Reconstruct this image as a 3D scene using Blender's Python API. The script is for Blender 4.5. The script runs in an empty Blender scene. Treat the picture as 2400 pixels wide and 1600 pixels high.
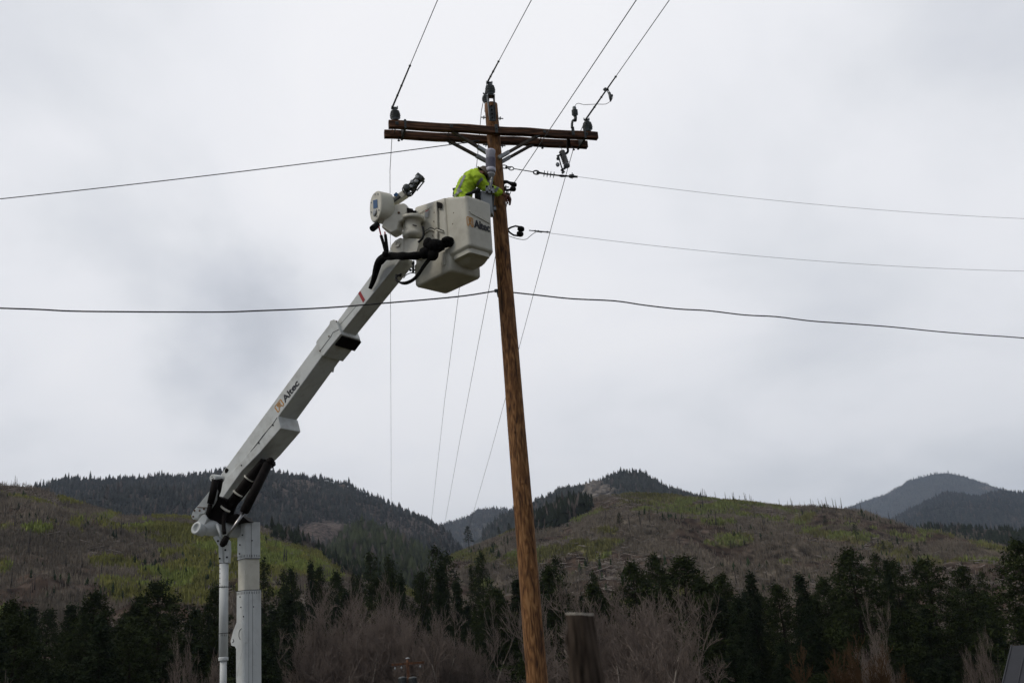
import bpy, bmesh, math, random
import numpy as np
from mathutils import Vector, Matrix

sc = bpy.context.scene
R = math.radians
# ------------------------------------------------------------------ camera
F_PX = 2333.0
PITCH, ROLL = R(16.8), R(-4.6)
CAM = Vector((0, 0, 1.65))
cd = bpy.data.cameras.new('camera')
cam = bpy.data.objects.new('camera', cd)
sc.collection.objects.link(cam)
sc.camera = cam
cd.sensor_width = 36.0
cd.lens = 36.0 * F_PX / 2400.0
cd.clip_start = 0.1
cd.clip_end = 40000
ROT = Matrix.Rotation(math.pi / 2 + PITCH, 3, 'X') @ Matrix.Rotation(ROLL, 3, 'Z')
cam.matrix_world = Matrix.Translation(CAM) @ ROT.to_4x4()
cd.dof.use_dof = True
cd.dof.focus_distance = 17.0
cd.dof.aperture_fstop = 3.2

# ------------------------------------------------------------------ world: overcast sky
W = bpy.data.worlds.new('World')
sc.world = W
W.use_nodes = True
nt = W.node_tree
N, L = nt.nodes, nt.links
N.clear()
SUN_EL, SUN_AZ = R(48), R(-112)          # azimuth measured from +Y towards +X


def nd(tree, t, **kw):
    n = tree.nodes.new(t)
    for k, v in kw.items():
        setattr(n, k, v)
    return n


def math_node(tree, op, a, b=None, clamp=False):
    m = nd(tree, 'ShaderNodeMath', operation=op)
    m.use_clamp = clamp
    for i, v in enumerate((a, b)):
        if v is None:
            continue
        if isinstance(v, (int, float)):
            m.inputs[i].default_value = v
        else:
            tree.links.new(v, m.inputs[i])
    return m.outputs[0]


def pix_dir(x, y):
    d = ROT @ Vector(((x - 1200) / F_PX, (800 - y) / F_PX, -1))
    return d.normalized()


sky = nd(nt, 'ShaderNodeTexSky', sky_type='NISHITA')
sky.sun_disc = False
sky.sun_elevation = SUN_EL
sky.sun_rotation = SUN_AZ
tc = nd(nt, 'ShaderNodeTexCoord')
sep = nd(nt, 'ShaderNodeSeparateXYZ')
L.new(tc.outputs['Generated'], sep.inputs[0])
zz = math_node(nt, 'ADD', math_node(nt, 'ABSOLUTE', sep.outputs[2]), 0.30)
comb = nd(nt, 'ShaderNodeCombineXYZ')
L.new(math_node(nt, 'DIVIDE', sep.outputs[0], zz), comb.inputs[0])
L.new(math_node(nt, 'DIVIDE', sep.outputs[1], zz), comb.inputs[1])
n1 = nd(nt, 'ShaderNodeTexNoise')
n1.inputs['Scale'].default_value = 1.7
n1.inputs['Detail'].default_value = 7
n1.inputs['Roughness'].default_value = 0.5
n1.inputs['Distortion'].default_value = 0.35
L.new(comb.outputs[0], n1.inputs['Vector'])
# direction warped by noise, so the cloud patches have torn edges
nw = nd(nt, 'ShaderNodeTexNoise')
nw.inputs['Scale'].default_value = 5.0
nw.inputs['Detail'].default_value = 6
L.new(tc.outputs['Generated'], nw.inputs['Vector'])
vm = nd(nt, 'ShaderNodeVectorMath', operation='SUBTRACT')
L.new(nw.outputs['Color'], vm.inputs[0])
vm.inputs[1].default_value = (.5, .5, .5)
vs = nd(nt, 'ShaderNodeVectorMath', operation='SCALE')
L.new(vm.outputs[0], vs.inputs[0])
vs.inputs['Scale'].default_value = 0.27
va = nd(nt, 'ShaderNodeVectorMath', operation='ADD')
L.new(tc.outputs['Generated'], va.inputs[0])
L.new(vs.outputs[0], va.inputs[1])


def blob(px, py, deg):
    """soft patch of cloud round one direction of the sky"""
    d = pix_dir(px, py)
    ds = nd(nt, 'ShaderNodeVectorMath', operation='DISTANCE')
    L.new(va.outputs[0], ds.inputs[0])
    ds.inputs[1].default_value = d
    mr = nd(nt, 'ShaderNodeMapRange', interpolation_type='SMOOTHSTEP')
    L.new(ds.outputs['Value'], mr.inputs['Value'])
    mr.inputs['From Min'].default_value = 0
    mr.inputs['From Max'].default_value = R(deg)
    mr.inputs['To Min'].default_value = 1
    mr.inputs['To Max'].default_value = 0
    return mr.outputs[0]


val = math_node(nt, 'MULTIPLY', math_node(nt, 'SUBTRACT', n1.outputs['Fac'], 0.5), 0.62)
val = math_node(nt, 'ADD', val, 0.94)
for px, py, deg, amt in ((560, 870, 7.5, -.19), (350, 690, 9, -.14), (720, 760, 7, -.11), (440, 790, 8, -.09), (1400, 960, 7, -.04), (1900, 700, 10, -.06), (250, 1000, 9, .10), (950, 1020, 7, .12),
                         (1100, 300, 18, .09), (1150, 560, 10, .03), (1350, 930, 6, -.03), (2350, 1150, 20, -.15), (0, 1150, 14, -.14),
                         (-100, -100, 18, -.12), (2600, 0, 20, -.10), (1750, 1050, 9, .0), (1500, 560, 9, -.02), (800, 960, 5, .03)):
    val = math_node(nt, 'ADD', val, math_node(nt, 'MULTIPLY', blob(px, py, deg), amt))
# unseen sky behind the camera is dimmed to darken surfaces facing it
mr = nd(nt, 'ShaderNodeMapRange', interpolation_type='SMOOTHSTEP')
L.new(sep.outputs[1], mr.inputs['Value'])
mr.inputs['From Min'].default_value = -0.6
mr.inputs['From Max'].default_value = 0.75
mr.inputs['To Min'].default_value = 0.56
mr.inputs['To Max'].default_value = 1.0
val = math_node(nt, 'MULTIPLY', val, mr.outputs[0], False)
mr2 = nd(nt, 'ShaderNodeMapRange', interpolation_type='SMOOTHSTEP')  # dimming added to the unseen sky on the right, darkens the boom's underside
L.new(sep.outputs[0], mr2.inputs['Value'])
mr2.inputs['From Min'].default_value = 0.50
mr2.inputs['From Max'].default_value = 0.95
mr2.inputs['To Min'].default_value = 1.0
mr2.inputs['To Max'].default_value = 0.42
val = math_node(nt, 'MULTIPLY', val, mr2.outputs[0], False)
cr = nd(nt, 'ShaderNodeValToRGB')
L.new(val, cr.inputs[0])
e = cr.color_ramp.elements
e[0].position, e[0].color = 0.0, (0.0, 0.0, 0.0, 1)
e[1].position, e[1].color = 1.0, (.915, .915, .94, 1)
for p, c in ((.2, (.115, .122, .14)), (.45, (.335, .35, .39)), (.6, (.515, .54, .59)), (.72, (.67, .69, .74)), (.82, (.78, .795, .83)), (.9, (.865, .872, .905))):
    x = e.new(p)
    x.color = c + (1,)
mul = nd(nt, 'ShaderNodeVectorMath', operation='SCALE')
L.new(cr.outputs[0], mul.inputs[0])
mul.inputs['Scale'].default_value = 11.0
mix = nd(nt, 'ShaderNodeMix', data_type='RGBA')
mix.inputs['Factor'].default_value = 0.97
L.new(sky.outputs[0], mix.inputs['A'])
L.new(mul.outputs[0], mix.inputs['B'])
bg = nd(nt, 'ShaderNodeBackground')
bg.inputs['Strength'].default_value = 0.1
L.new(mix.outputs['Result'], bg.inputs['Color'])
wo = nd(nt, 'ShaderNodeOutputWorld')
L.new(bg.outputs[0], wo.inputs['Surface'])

sl = bpy.data.lights.new('sun', 'SUN')
sl.energy = 1.1
sl.angle = R(14)
sl.color = (1, .93, .82)
so = bpy.data.objects.new('sun', sl)
sc.collection.objects.link(so)
sd = Vector((math.sin(SUN_AZ) * math.cos(SUN_EL), math.cos(SUN_AZ) * math.cos(SUN_EL), math.sin(SUN_EL)))
so.rotation_euler = sd.to_track_quat('Z', 'Y').to_euler()

sc.view_settings.view_transform = 'Standard'
sc.view_settings.look = 'None'
sc.view_settings.gamma = 1
sc.view_settings.exposure = 0.0
sc.view_settings.use_curve_mapping = False
sc.render.engine = 'CYCLES'
sc.cycles.volume_bounces = 0
sc.cycles.max_bounces = 6

# ------------------------------------------------------------------ helpers
col = sc.collection
X, Y, Z = Vector((1, 0, 0)), Vector((0, 1, 0)), Vector((0, 0, 1))


def ray(px, py):
    return ROT @ Vector(((px - 1200) / F_PX, (800 - py) / F_PX, -1))


def at(px, py, y):
    d = ray(px, py)
    return CAM + d * (y / d.y)


def atz(px, py, z):
    d = ray(px, py)
    return CAM + d * ((z - CAM.z) / d.z)


def onpl(px, py, p, n):
    d = ray(px, py)
    return CAM + d * ((p - CAM).dot(n) / d.dot(n))


def tag(o, label=None, cat=None, group=None, kind=None):
    if label: o['label'] = label
    if cat: o['category'] = cat
    if group: o['group'] = group
    if kind: o['kind'] = kind
    return o


def empty(name, loc, label, cat, group=None):
    o = bpy.data.objects.new(name, None)
    col.objects.link(o)
    o.location = loc
    o.empty_display_size = 0.1
    return tag(o, label, cat, group)


def place(o, parent):
    """link under a parent whose children are given in world coordinates"""
    if o.name not in col.objects:
        col.objects.link(o)
    if parent is not None:
        o.parent = parent
        q = parent
        off = Vector(q.location)
        while q.parent is not None:
            q = q.parent
            off += Vector(q.location)
        o.location = -off
    return o


class MB:
    def __init__(s):
        s.v, s.f, s.sm = [], [], []

    def add(s, vs, fs, smooth=False):
        b = len(s.v)
        s.v += [tuple(v) for v in vs]
        s.f += [tuple(i + b for i in f) for f in fs]
        s.sm += [smooth] * len(fs)
        return s

    def box(s, c, size, ax=None):
        c = Vector(c)
        ax = ax or (X, Y, Z)
        h = [ax[i] * (size[i] / 2) for i in range(3)]
        vs = [c + h[0] * i + h[1] * j + h[2] * k for i in (-1, 1) for j in (-1, 1) for k in (-1, 1)]
        return s.add(vs, [(0, 1, 3, 2), (4, 6, 7, 5), (0, 4, 5, 1), (2, 3, 7, 6), (0, 2, 6, 4), (1, 5, 7, 3)])

    def bar(s, a, b, w, h, up=Z):
        a, b = Vector(a), Vector(b)
        d = (b - a)
        ln = d.length
        d.normalize()
        side = d.cross(up).normalized()
        u = side.cross(d).normalized()
        return s.box((a + b) / 2, (ln, w, h), (d, side, u))

    def prism(s, pts, vec):
        pts = [Vector(p) for p in pts]
        n = len(pts)
        vs = pts + [p + vec for p in pts]
        nrm = Vector((0, 0, 0))
        for i in range(n):
            nrm += pts[i].cross(pts[(i + 1) % n])
        fl = nrm.dot(vec) > 0
        fs = [tuple(range(n))[::-1] if fl else tuple(range(n)), tuple(range(n, 2 * n)) if fl else tuple(range(n, 2 * n))[::-1]]
        for i in range(n):
            j = (i + 1) % n
            fs.append((i, j, j + n, i + n) if fl else (j, i, i + n, j + n))
        return s.add(vs, fs)

    def tube(s, pts, r, n=8, caps=True, smooth=True):
        pts = [Vector(p) for p in pts]
        m = len(pts)
        rr = r if isinstance(r, (list, tuple)) else [r] * m
        t0 = (pts[1] - pts[0]).normalized()
        ref = X if abs(t0.x) < .8 else Y
        u = t0.cross(ref).normalized()
        vs, fs = [], []
        for i in range(m):
            t = (pts[min(i + 1, m - 1)] - pts[max(i - 1, 0)]).normalized()
            u = (u - t * u.dot(t)).normalized()
            w = t.cross(u)
            for k in range(n):
                a = 2 * math.pi * k / n
                vs.append(pts[i] + (u * math.cos(a) + w * math.sin(a)) * rr[i])
        for i in range(m - 1):
            for k in range(n):
                fs.append((i * n + k, i * n + (k + 1) % n, (i + 1) * n + (k + 1) % n, (i + 1) * n + k))
        s.add(vs, fs, smooth)
        if caps:
            b = len(s.v) - len(vs)
            s.f.append(tuple(b + k for k in range(n))[::-1])
            s.f.append(tuple(b + (m - 1) * n + k for k in range(n)))
            s.sm += [False, False]
        return s

    def cyl(s, a, b, r, n=16):
        return s.tube([a, b], r, n)

    def lathe(s, base, axis, prof, n=20, smooth=True):
        base, axis = Vector(base), Vector(axis).normalized()
        ref = X if abs(axis.x) < .8 else Y
        u = axis.cross(ref).normalized()
        w = axis.cross(u)
        vs, fs = [], []
        for (r, h) in prof:
            for k in range(n):
                a = 2 * math.pi * k / n
                vs.append(base + axis * h + (u * math.cos(a) + w * math.sin(a)) * max(r, 1e-4))
        for i in range(len(prof) - 1):
            for k in range(n):
                fs.append((i * n + k, i * n + (k + 1) % n, (i + 1) * n + (k + 1) % n, (i + 1) * n + k))
        s.add(vs, fs, smooth)
        b = len(s.v) - len(vs)
        s.f.append(tuple(b + k for k in range(n))[::-1])
        s.f.append(tuple(b + (len(prof) - 1) * n + k for k in range(n)))
        s.sm += [False, False]
        return s

    def ball(s, c, r, ax=None, n=12):
        """ellipsoid; r is a number or three radii along ax"""
        c = Vector(c)
        r = r if isinstance(r, (tuple, list)) else (r, r, r)
        ax = ax or (X, Y, Z)
        vs, fs = [], []
        m = n // 2
        for i in range(m + 1):
            th = math.pi * i / m
            for k in range(n):
                a = 2 * math.pi * k / n
                q = (max(math.sin(th), 1e-3) * math.cos(a) * r[0], max(math.sin(th), 1e-3) * math.sin(a) * r[1], math.cos(th) * r[2])
                vs.append(c + ax[0] * q[0] + ax[1] * q[1] + ax[2] * q[2])
        for i in range(m):
            for k in range(n):
                fs.append((i * n + k, (i + 1) * n + k, (i + 1) * n + (k + 1) % n, i * n + (k + 1) % n))
        return s.add(vs, fs, True)

    def mesh(s, name, mat=None):
        me = bpy.data.meshes.new(name)
        me.from_pydata(s.v, [], s.f)
        me.polygons.foreach_set('use_smooth', s.sm)
        if mat:
            me.materials.append(mat)
        me.update()
        return me

    def build(s, name, mat, parent=None, bevel=0, label=None, fix=False):
        me = s.mesh(name, mat)
        if bevel or fix:
            bm = bmesh.new()
            bm.from_mesh(me)
            bmesh.ops.recalc_face_normals(bm, faces=bm.faces)
            if bevel:
                es = [x for x in bm.edges if len(x.link_faces) == 2 and x.calc_face_angle(0) > R(25)]
                bmesh.ops.bevel(bm, geom=es, offset=bevel, segments=3, profile=.5, affect='EDGES', clamp_overlap=True)
                for fc in bm.faces:
                    fc.smooth = True
            bm.to_mesh(me)
            bm.free()
        o = bpy.data.objects.new(name, me)
        place(o, parent)
        if bevel:
            md = o.modifiers.new('wn', 'WEIGHTED_NORMAL')
            md.keep_sharp = False
        if label:
            o['label'] = label
        return o


def np_mesh(name, v, faces, mat, colr=None, smooth=False):
    """fast mesh from numpy: v (n,3), faces (m,k)"""
    me = bpy.data.meshes.new(name)
    m, k = faces.shape
    me.vertices.add(len(v))
    me.vertices.foreach_set('co', v.astype(np.float32).ravel())
    me.loops.add(m * k)
    me.loops.foreach_set('vertex_index', faces.astype(np.int32).ravel())
    me.polygons.add(m)
    me.polygons.foreach_set('loop_start', (np.arange(m) * k).astype(np.int32))
    me.polygons.foreach_set('loop_total', np.full(m, k, np.int32))
    if smooth:
        me.polygons.foreach_set('use_smooth', np.ones(m, bool))
    if colr is not None:
        at_ = me.color_attributes.new('Col', 'FLOAT_COLOR', 'POINT')
        c4 = np.concatenate([colr, np.ones((len(v), 1))], 1)
        at_.data.foreach_set('color', c4.astype(np.float32).ravel())
    me.update(calc_edges=True)
    if mat:
        me.materials.append(mat)
    return me


def link(name, me, parent=None):
    o = bpy.data.objects.new(name, me)
    return place(o, parent)


# ------------------------------------------------------------------ materials
def mat(name, base, rough=.6, var=None, scale=8, stretch=(1, 1, 1), bump=0, metal=0, spec=.4, detail=5, lo=.35, hi=.65, attr=False, dirt=None, bscale=None):
    m = bpy.data.materials.new(name)
    m.use_nodes = True
    t = m.node_tree
    b = t.nodes['Principled BSDF']
    b.inputs['Base Color'].default_value = tuple(base) + (1,)
    b.inputs['Roughness'].default_value = rough
    b.inputs['Metallic'].default_value = metal
    b.inputs['Specular IOR Level'].default_value = spec
    tcn = nd(t, 'ShaderNodeTexCoord')
    mp = nd(t, 'ShaderNodeMapping')
    mp.inputs['Scale'].default_value = stretch
    t.links.new(tcn.outputs['Object'], mp.inputs[0])
    nz = nd(t, 'ShaderNodeTexNoise')
    nz.inputs['Scale'].default_value = scale
    nz.inputs['Detail'].default_value = detail
    t.links.new(mp.outputs[0], nz.inputs['Vector'])
    src = None
    if attr:
        a = nd(t, 'ShaderNodeAttribute')
        a.attribute_name = 'Col'
        src = a.outputs['Color']
    if var is not None:
        r = nd(t, 'ShaderNodeValToRGB')
        r.color_ramp.elements[0].position = lo
        r.color_ramp.elements[1].position = hi
        if src:
            r.color_ramp.elements[0].color = (var[0],) * 3 + (1,)
            r.color_ramp.elements[1].color = (var[1],) * 3 + (1,)
            t.links.new(nz.outputs['Fac'], r.inputs[0])
            mx = nd(t, 'ShaderNodeMix', data_type='RGBA', blend_type='MULTIPLY')
            mx.inputs['Factor'].default_value = 1
            t.links.new(src, mx.inputs['A'])
            t.links.new(r.outputs[0], mx.inputs['B'])
            src = mx.outputs['Result']
        else:
            r.color_ramp.elements[0].color = tuple(base) + (1,)
            r.color_ramp.elements[1].color = tuple(var) + (1,)
            t.links.new(nz.outputs['Fac'], r.inputs[0])
            src = r.outputs[0]
    if dirt is not None:          # patches of grime, colour and amount
        n2 = nd(t, 'ShaderNodeTexNoise')
        n2.inputs['Scale'].default_value = 3.1
        n2.inputs['Detail'].default_value = 8
        n2.inputs['Roughness'].default_value = .65
        t.links.new(tcn.outputs['Object'], n2.inputs['Vector'])
        r2 = nd(t, 'ShaderNodeMapRange')
        r2.inputs['From Min'].default_value = .48
        r2.inputs['From Max'].default_value = .75
        r2.inputs['To Max'].default_value = dirt[3]
        t.links.new(n2.outputs['Fac'], r2.inputs['Value'])
        mx = nd(t, 'ShaderNodeMix', data_type='RGBA')
        t.links.new(r2.outputs[0], mx.inputs['Factor'])
        if src: t.links.new(src, mx.inputs['A'])
        else: mx.inputs['A'].default_value = tuple(base) + (1,)
        mx.inputs['B'].default_value = tuple(dirt[:3]) + (1,)
        src = mx.outputs['Result']
    if src:
        t.links.new(src, b.inputs['Base Color'])
    if bump:
        bp = nd(t, 'ShaderNodeBump')
        bp.inputs['Strength'].default_value = bump
        bp.inputs['Distance'].default_value = .02
        if bscale:
            nb = nd(t, 'ShaderNodeTexNoise')
            nb.inputs['Scale'].default_value = bscale
            nb.inputs['Detail'].default_value = 4
            t.links.new(mp.outputs[0], nb.inputs['Vector'])
            t.links.new(nb.outputs['Fac'], bp.inputs['Height'])
        else:
            t.links.new(nz.outputs['Fac'], bp.inputs['Height'])
        t.links.new(bp.outputs[0], b.inputs['Normal'])
    return m


def wood_pole_mat(name, stops, vert=.16, scale=9, crack=.6):
    """grain: noise stretched along the object's Z, cathedral rings, dark checks"""
    m = bpy.data.materials.new(name)
    m.use_nodes = True
    t = m.node_tree
    b = t.nodes['Principled BSDF']
    b.inputs['Roughness'].default_value = .75
    b.inputs['Specular IOR Level'].default_value = .25
    tcn = nd(t, 'ShaderNodeTexCoord')
    mp = nd(t, 'ShaderNodeMapping')
    mp.inputs['Scale'].default_value = (1, 1, vert)
    t.links.new(tcn.outputs['Object'], mp.inputs[0])
    nz = nd(t, 'ShaderNodeTexNoise')
    nz.inputs['Scale'].default_value = scale
    nz.inputs['Detail'].default_value = 8
    nz.inputs['Roughness'].default_value = .62
    nz.inputs['Distortion'].default_value = 1.2
    t.links.new(mp.outputs[0], nz.inputs['Vector'])
    # growth-ring contours
    n3 = nd(t, 'ShaderNodeTexNoise')
    n3.inputs['Scale'].default_value = scale * .45
    n3.inputs['Detail'].default_value = 1.5
    t.links.new(mp.outputs[0], n3.inputs['Vector'])
    ring = math_node(t, 'MULTIPLY', n3.outputs['Fac'], 46.0)
    ring = math_node(t, 'SINE', ring)
    ring = math_node(t, 'MULTIPLY', ring, .07)
    fac = math_node(t, 'ADD', nz.outputs['Fac'], ring)
    r = nd(t, 'ShaderNodeValToRGB')
    el = r.color_ramp.elements
    el[0].position, el[0].color = stops[0][0], stops[0][1] + (1,)
    el[1].position, el[1].color = stops[-1][0], stops[-1][1] + (1,)
    for p, c in stops[1:-1]:
        q = el.new(p)
        q.color = c + (1,)
    t.links.new(fac, r.inputs[0])
    # drying checks
    mp2 = nd(t, 'ShaderNodeMapping')
    mp2.inputs['Scale'].default_value = (1, 1, .035)
    t.links.new(tcn.outputs['Object'], mp2.inputs[0])
    vo = nd(t, 'ShaderNodeTexNoise')
    vo.inputs['Scale'].default_value = 26
    vo.inputs['Detail'].default_value = 3
    t.links.new(mp2.outputs[0], vo.inputs['Vector'])
    ck = nd(t, 'ShaderNodeMapRange')
    ck.inputs['From Min'].default_value = .60
    ck.inputs['From Max'].default_value = .68
    ck.inputs['To Max'].default_value = crack
    t.links.new(vo.outputs['Fac'], ck.inputs['Value'])
    mx = nd(t, 'ShaderNodeMix', data_type='RGBA')
    t.links.new(ck.outputs[0], mx.inputs['Factor'])
    t.links.new(r.outputs[0], mx.inputs['A'])
    mx.inputs['B'].default_value = (.03, .017, .01, 1)
    t.links.new(mx.outputs['Result'], b.inputs['Base Color'])
    bp = nd(t, 'ShaderNodeBump')
    bp.inputs['Strength'].default_value = .6
    bp.inputs['Distance'].default_value = .015
    t.links.new(fac, bp.inputs['Height'])
    t.links.new(bp.outputs[0], b.inputs['Normal'])
    return m


M = {}
M['pole'] = wood_pole_mat('pole_wood', [(.28, (.042, .020, .010)), (.40, (.125, .056, .022)), (.50, (.20, .092, .034)), (.60, (.28, .138, .053)), (.70, (.36, .19, .08)), (.80, (.12, .055, .022))], vert=.2, scale=15, crack=.75)
M['arm'] = wood_pole_mat('crossarm_wood', [(.30, (.02, .011, .007)), (.45, (.055, .026, .014)), (.58, (.13, .055, .026)), (.72, (.23, .115, .06))], vert=.12, scale=16, crack=.6)
M['brace'] = mat('brace_wood', (.045, .035, .028), .7, (.11, .085, .065), 14, bump=.2)
M['post'] = mat('weathered_post_wood', (.012, .009, .007), .95, (.095, .072, .056), 22, (3, 3, .3), bump=.6, spec=.05)
M['posttop'] = mat('sawn_post_end', (.26, .235, .20), .85, (.36, .33, .28), 30)
M['cream'] = mat('cream_fibreglass', (.66, .635, .54), .42, (.60, .575, .485), 2.2, bump=.03, dirt=(.30, .27, .20, .5), bscale=30)
M['white'] = mat('white_boom_paint', (.66, .68, .66), .38, (.72, .735, .705), 3, bump=.02, dirt=(.26, .235, .19, .55), bscale=20)
M['mast'] = mat('white_steel_paint', (.54, .56, .55), .45, (.62, .64, .625), 3, (1, 1, .3), bump=.02, dirt=(.24, .23, .21, .40))
M['black'] = mat('black_hose_sleeve', (.004, .004, .004), .85, (.010, .009, .009), 25, bump=.8, bscale=60, spec=.12)
M['blackpaint'] = mat('black_painted_steel', (.006, .005, .005), .7, (.013, .010, .009), 12, spec=.1)
M['rubber'] = mat('black_rubber', (.007, .007, .007), .6, spec=.2)
M['steel'] = mat('galvanised_steel', (.22, .23, .235), .5, (.36, .37, .375), 30, metal=.6)
M['darksteel'] = mat('dark_steel', (.045, .05, .05), .5, (.09, .095, .095), 25, metal=.5)
M['chrome'] = mat('cylinder_rod', (.42, .41, .40), .3, metal=.9)
M['porcelain'] = mat('grey_glazed_porcelain', (.085, .10, .105), .28, (.12, .135, .14), 12, spec=.6)
M['bushing'] = mat('pale_grey_silicone', (.55, .54, .62), .5)
M['bushdark'] = mat('dark_silicone_groove', (.07, .065, .11), .6)
M['greybox'] = mat('grey_painted_case', (.30, .32, .33), .45, (.34, .36, .37), 6, dirt=(.2, .19, .17, .3))
M['wire'] = mat('weathered_aluminium_wire', (.07, .075, .08), .55, metal=.4)
M['cable'] = mat('black_cable_jacket', (.018, .018, .02), .6)
M['hivis'] = mat('lime_safety_fabric', (.46, .68, .03), .8, (.56, .78, .05), 20, bump=.35, bscale=22)
M['tape'] = mat('grey_reflective_tape', (.24, .25, .25), .5)
M['skin'] = mat('weathered_skin', (.19, .085, .055), .6, (.24, .11, .07), 40)
M['glove'] = mat('brown_leather_glove', (.10, .032, .02), .7, (.15, .05, .03), 60)
M['helmet'] = mat('brown_hard_hat', (.07, .05, .032), .5, (.13, .10, .07), 18)
M['dark'] = mat('dark_fabric', (.012, .014, .014), .8, (.02, .022, .025), 30)
M['green'] = mat('dark_green_plastic', (.01, .045, .03), .5)
M['blue'] = mat('blue_plastic', (.02, .09, .22), .5)
M['red'] = mat('red_paint', (.38, .03, .035), .5)
M['orange'] = mat('orange_decal', (.60, .27, .035), .5)
M['ink'] = mat('dark_grey_decal', (.03, .03, .035), .5)
M['label'] = mat('white_sticker', (.5, .5, .5), .5)
M['rust'] = mat('rusty_bolt', (.10, .05, .025), .7)
M['conifer'] = mat('conifer_needles', (.013, .020, .006), .9, (.032, .043, .012), .9, spec=.1)
M['conifer2'] = mat('fir_needles', (.010, .018, .008), .9, (.026, .036, .014), .9, spec=.1)
M['bark'] = mat('conifer_bark', (.02, .014, .010), .9, spec=.1)
M['twig'] = mat('bare_twigs', (.15, .120, .102), .9, (.23, .185, .157), .8, spec=.1)
M['twigpale'] = mat('pale_bare_branches', (.26, .225, .19), .9, (.40, .35, .30), .8, spec=.1)
M['rustshrub'] = mat('rusty_willow_twigs', (.065, .036, .016), .9, (.10, .060, .030), .8, spec=.1)
M['snag'] = mat('charred_snag', (.032, .028, .027), .9, (.07, .063, .06), 2, spec=.1)
M['terrain'] = mat('hillside_ground', (.1, .1, .1), .95, (.35, 1.7), .22, bump=0, attr=True, spec=.05, detail=10)
M['scatter'] = mat('hillside_vegetation', (.1, .1, .1), .95, attr=True, spec=.05)
M['ground'] = mat('valley_grass_ground', (.025, .022, .014), .95, (.05, .045, .022), .3, spec=.05, detail=8)
M['snow'] = mat('old_snow', (.7, .72, .75), .7)
M['roof'] = mat('dark_metal_roof', (.012, .0125, .017), .5, (.016, .0165, .022), 3, metal=.2)
M['wall'] = mat('brown_board_wall', (.05, .035, .025), .8)

# ------------------------------------------------------------------ terrain (polar height fields, all at their real distance)
rng = np.random.default_rng(7)


def _hash(ix, iy, seed):
    h = (ix.astype(np.int64) * 374761393 + iy.astype(np.int64) * 668265263 + seed * 982451653) & 0xffffffff
    h = ((h ^ (h >> 13)) * 1274126177) & 0xffffffff
    return ((h ^ (h >> 16)) & 0xffffff) / float(0xffffff)


def vnoise(x, y, seed=0):
    ix, iy = np.floor(x), np.floor(y)
    fx, fy = x - ix, y - iy
    fx, fy = fx * fx * (3 - 2 * fx), fy * fy * (3 - 2 * fy)
    a, b = _hash(ix, iy, seed), _hash(ix + 1, iy, seed)
    c, d = _hash(ix, iy + 1, seed), _hash(ix + 1, iy + 1, seed)
    return (a * (1 - fx) + b * fx) * (1 - fy) + (c * (1 - fx) + d * fx) * fy


def fbm(x, y, seed=0, oct=5, gain=.5):
    s, a, t = 0, 1, 0
    for i in range(oct):
        s = s + a * vnoise(x * 2 ** i + 17.3 * i, y * 2 ** i - 9.1 * i, seed + i)
        t += a
        a *= gain
    return s / t


def ss(a, b, x):
    t = np.clip((x - a) / (b - a), 0, 1)
    return t * t * (3 - 2 * t)


def ground_z(x, y):
    x, y = np.asarray(x, float), np.asarray(y, float)
    r = np.hypot(x, y)
    z = -9.5 * ss(6, 75, r) - 2.0 * ss(70, 190, r)
    return z + (fbm(x / 14, y / 14, 3, 3) - .5) * 1.2 * ss(20, 60, r)


def polar_sheet():
    rs = np.concatenate([[0.01], np.geomspace(1.5, 16000, 110)])
    an = np.linspace(0, 2 * math.pi, 145)[:-1]
    A, RR = np.meshgrid(an, rs)
    x, y = RR * np.sin(A), RR * np.cos(A)
    z = ground_z(x, y)
    v = np.stack([x, y, z], -1).reshape(-1, 3)
    n, m = RR.shape
    i, j = np.meshgrid(np.arange(n - 1), np.arange(m), indexing='ij')
    j2 = (j + 1) % m
    f = np.stack([i * m + j, i * m + j2, (i + 1) * m + j2, (i + 1) * m + j], -1).reshape(-1, 4)[:, ::-1]
    return np_mesh('ground', v, f, M['ground'], smooth=True)


tag(link('ground', polar_sheet()), kind='structure')

C0 = np.array(CAM)
RM = np.array(ROT)


def az_el(px, py):
    d = RM @ np.array([(px - 1200) / F_PX, (800 - py) / F_PX, -1])
    return math.atan2(d[0], d[1]), d[2] / math.hypot(d[0], d[1])


def np_proj(x, y, z):
    p = np.stack([x, y, z - 1.65], -1) @ RM
    w = -p[..., 2]
    return 1200 + F_PX * p[..., 0] / w, 800 - F_PX * p[..., 1] / w


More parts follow.
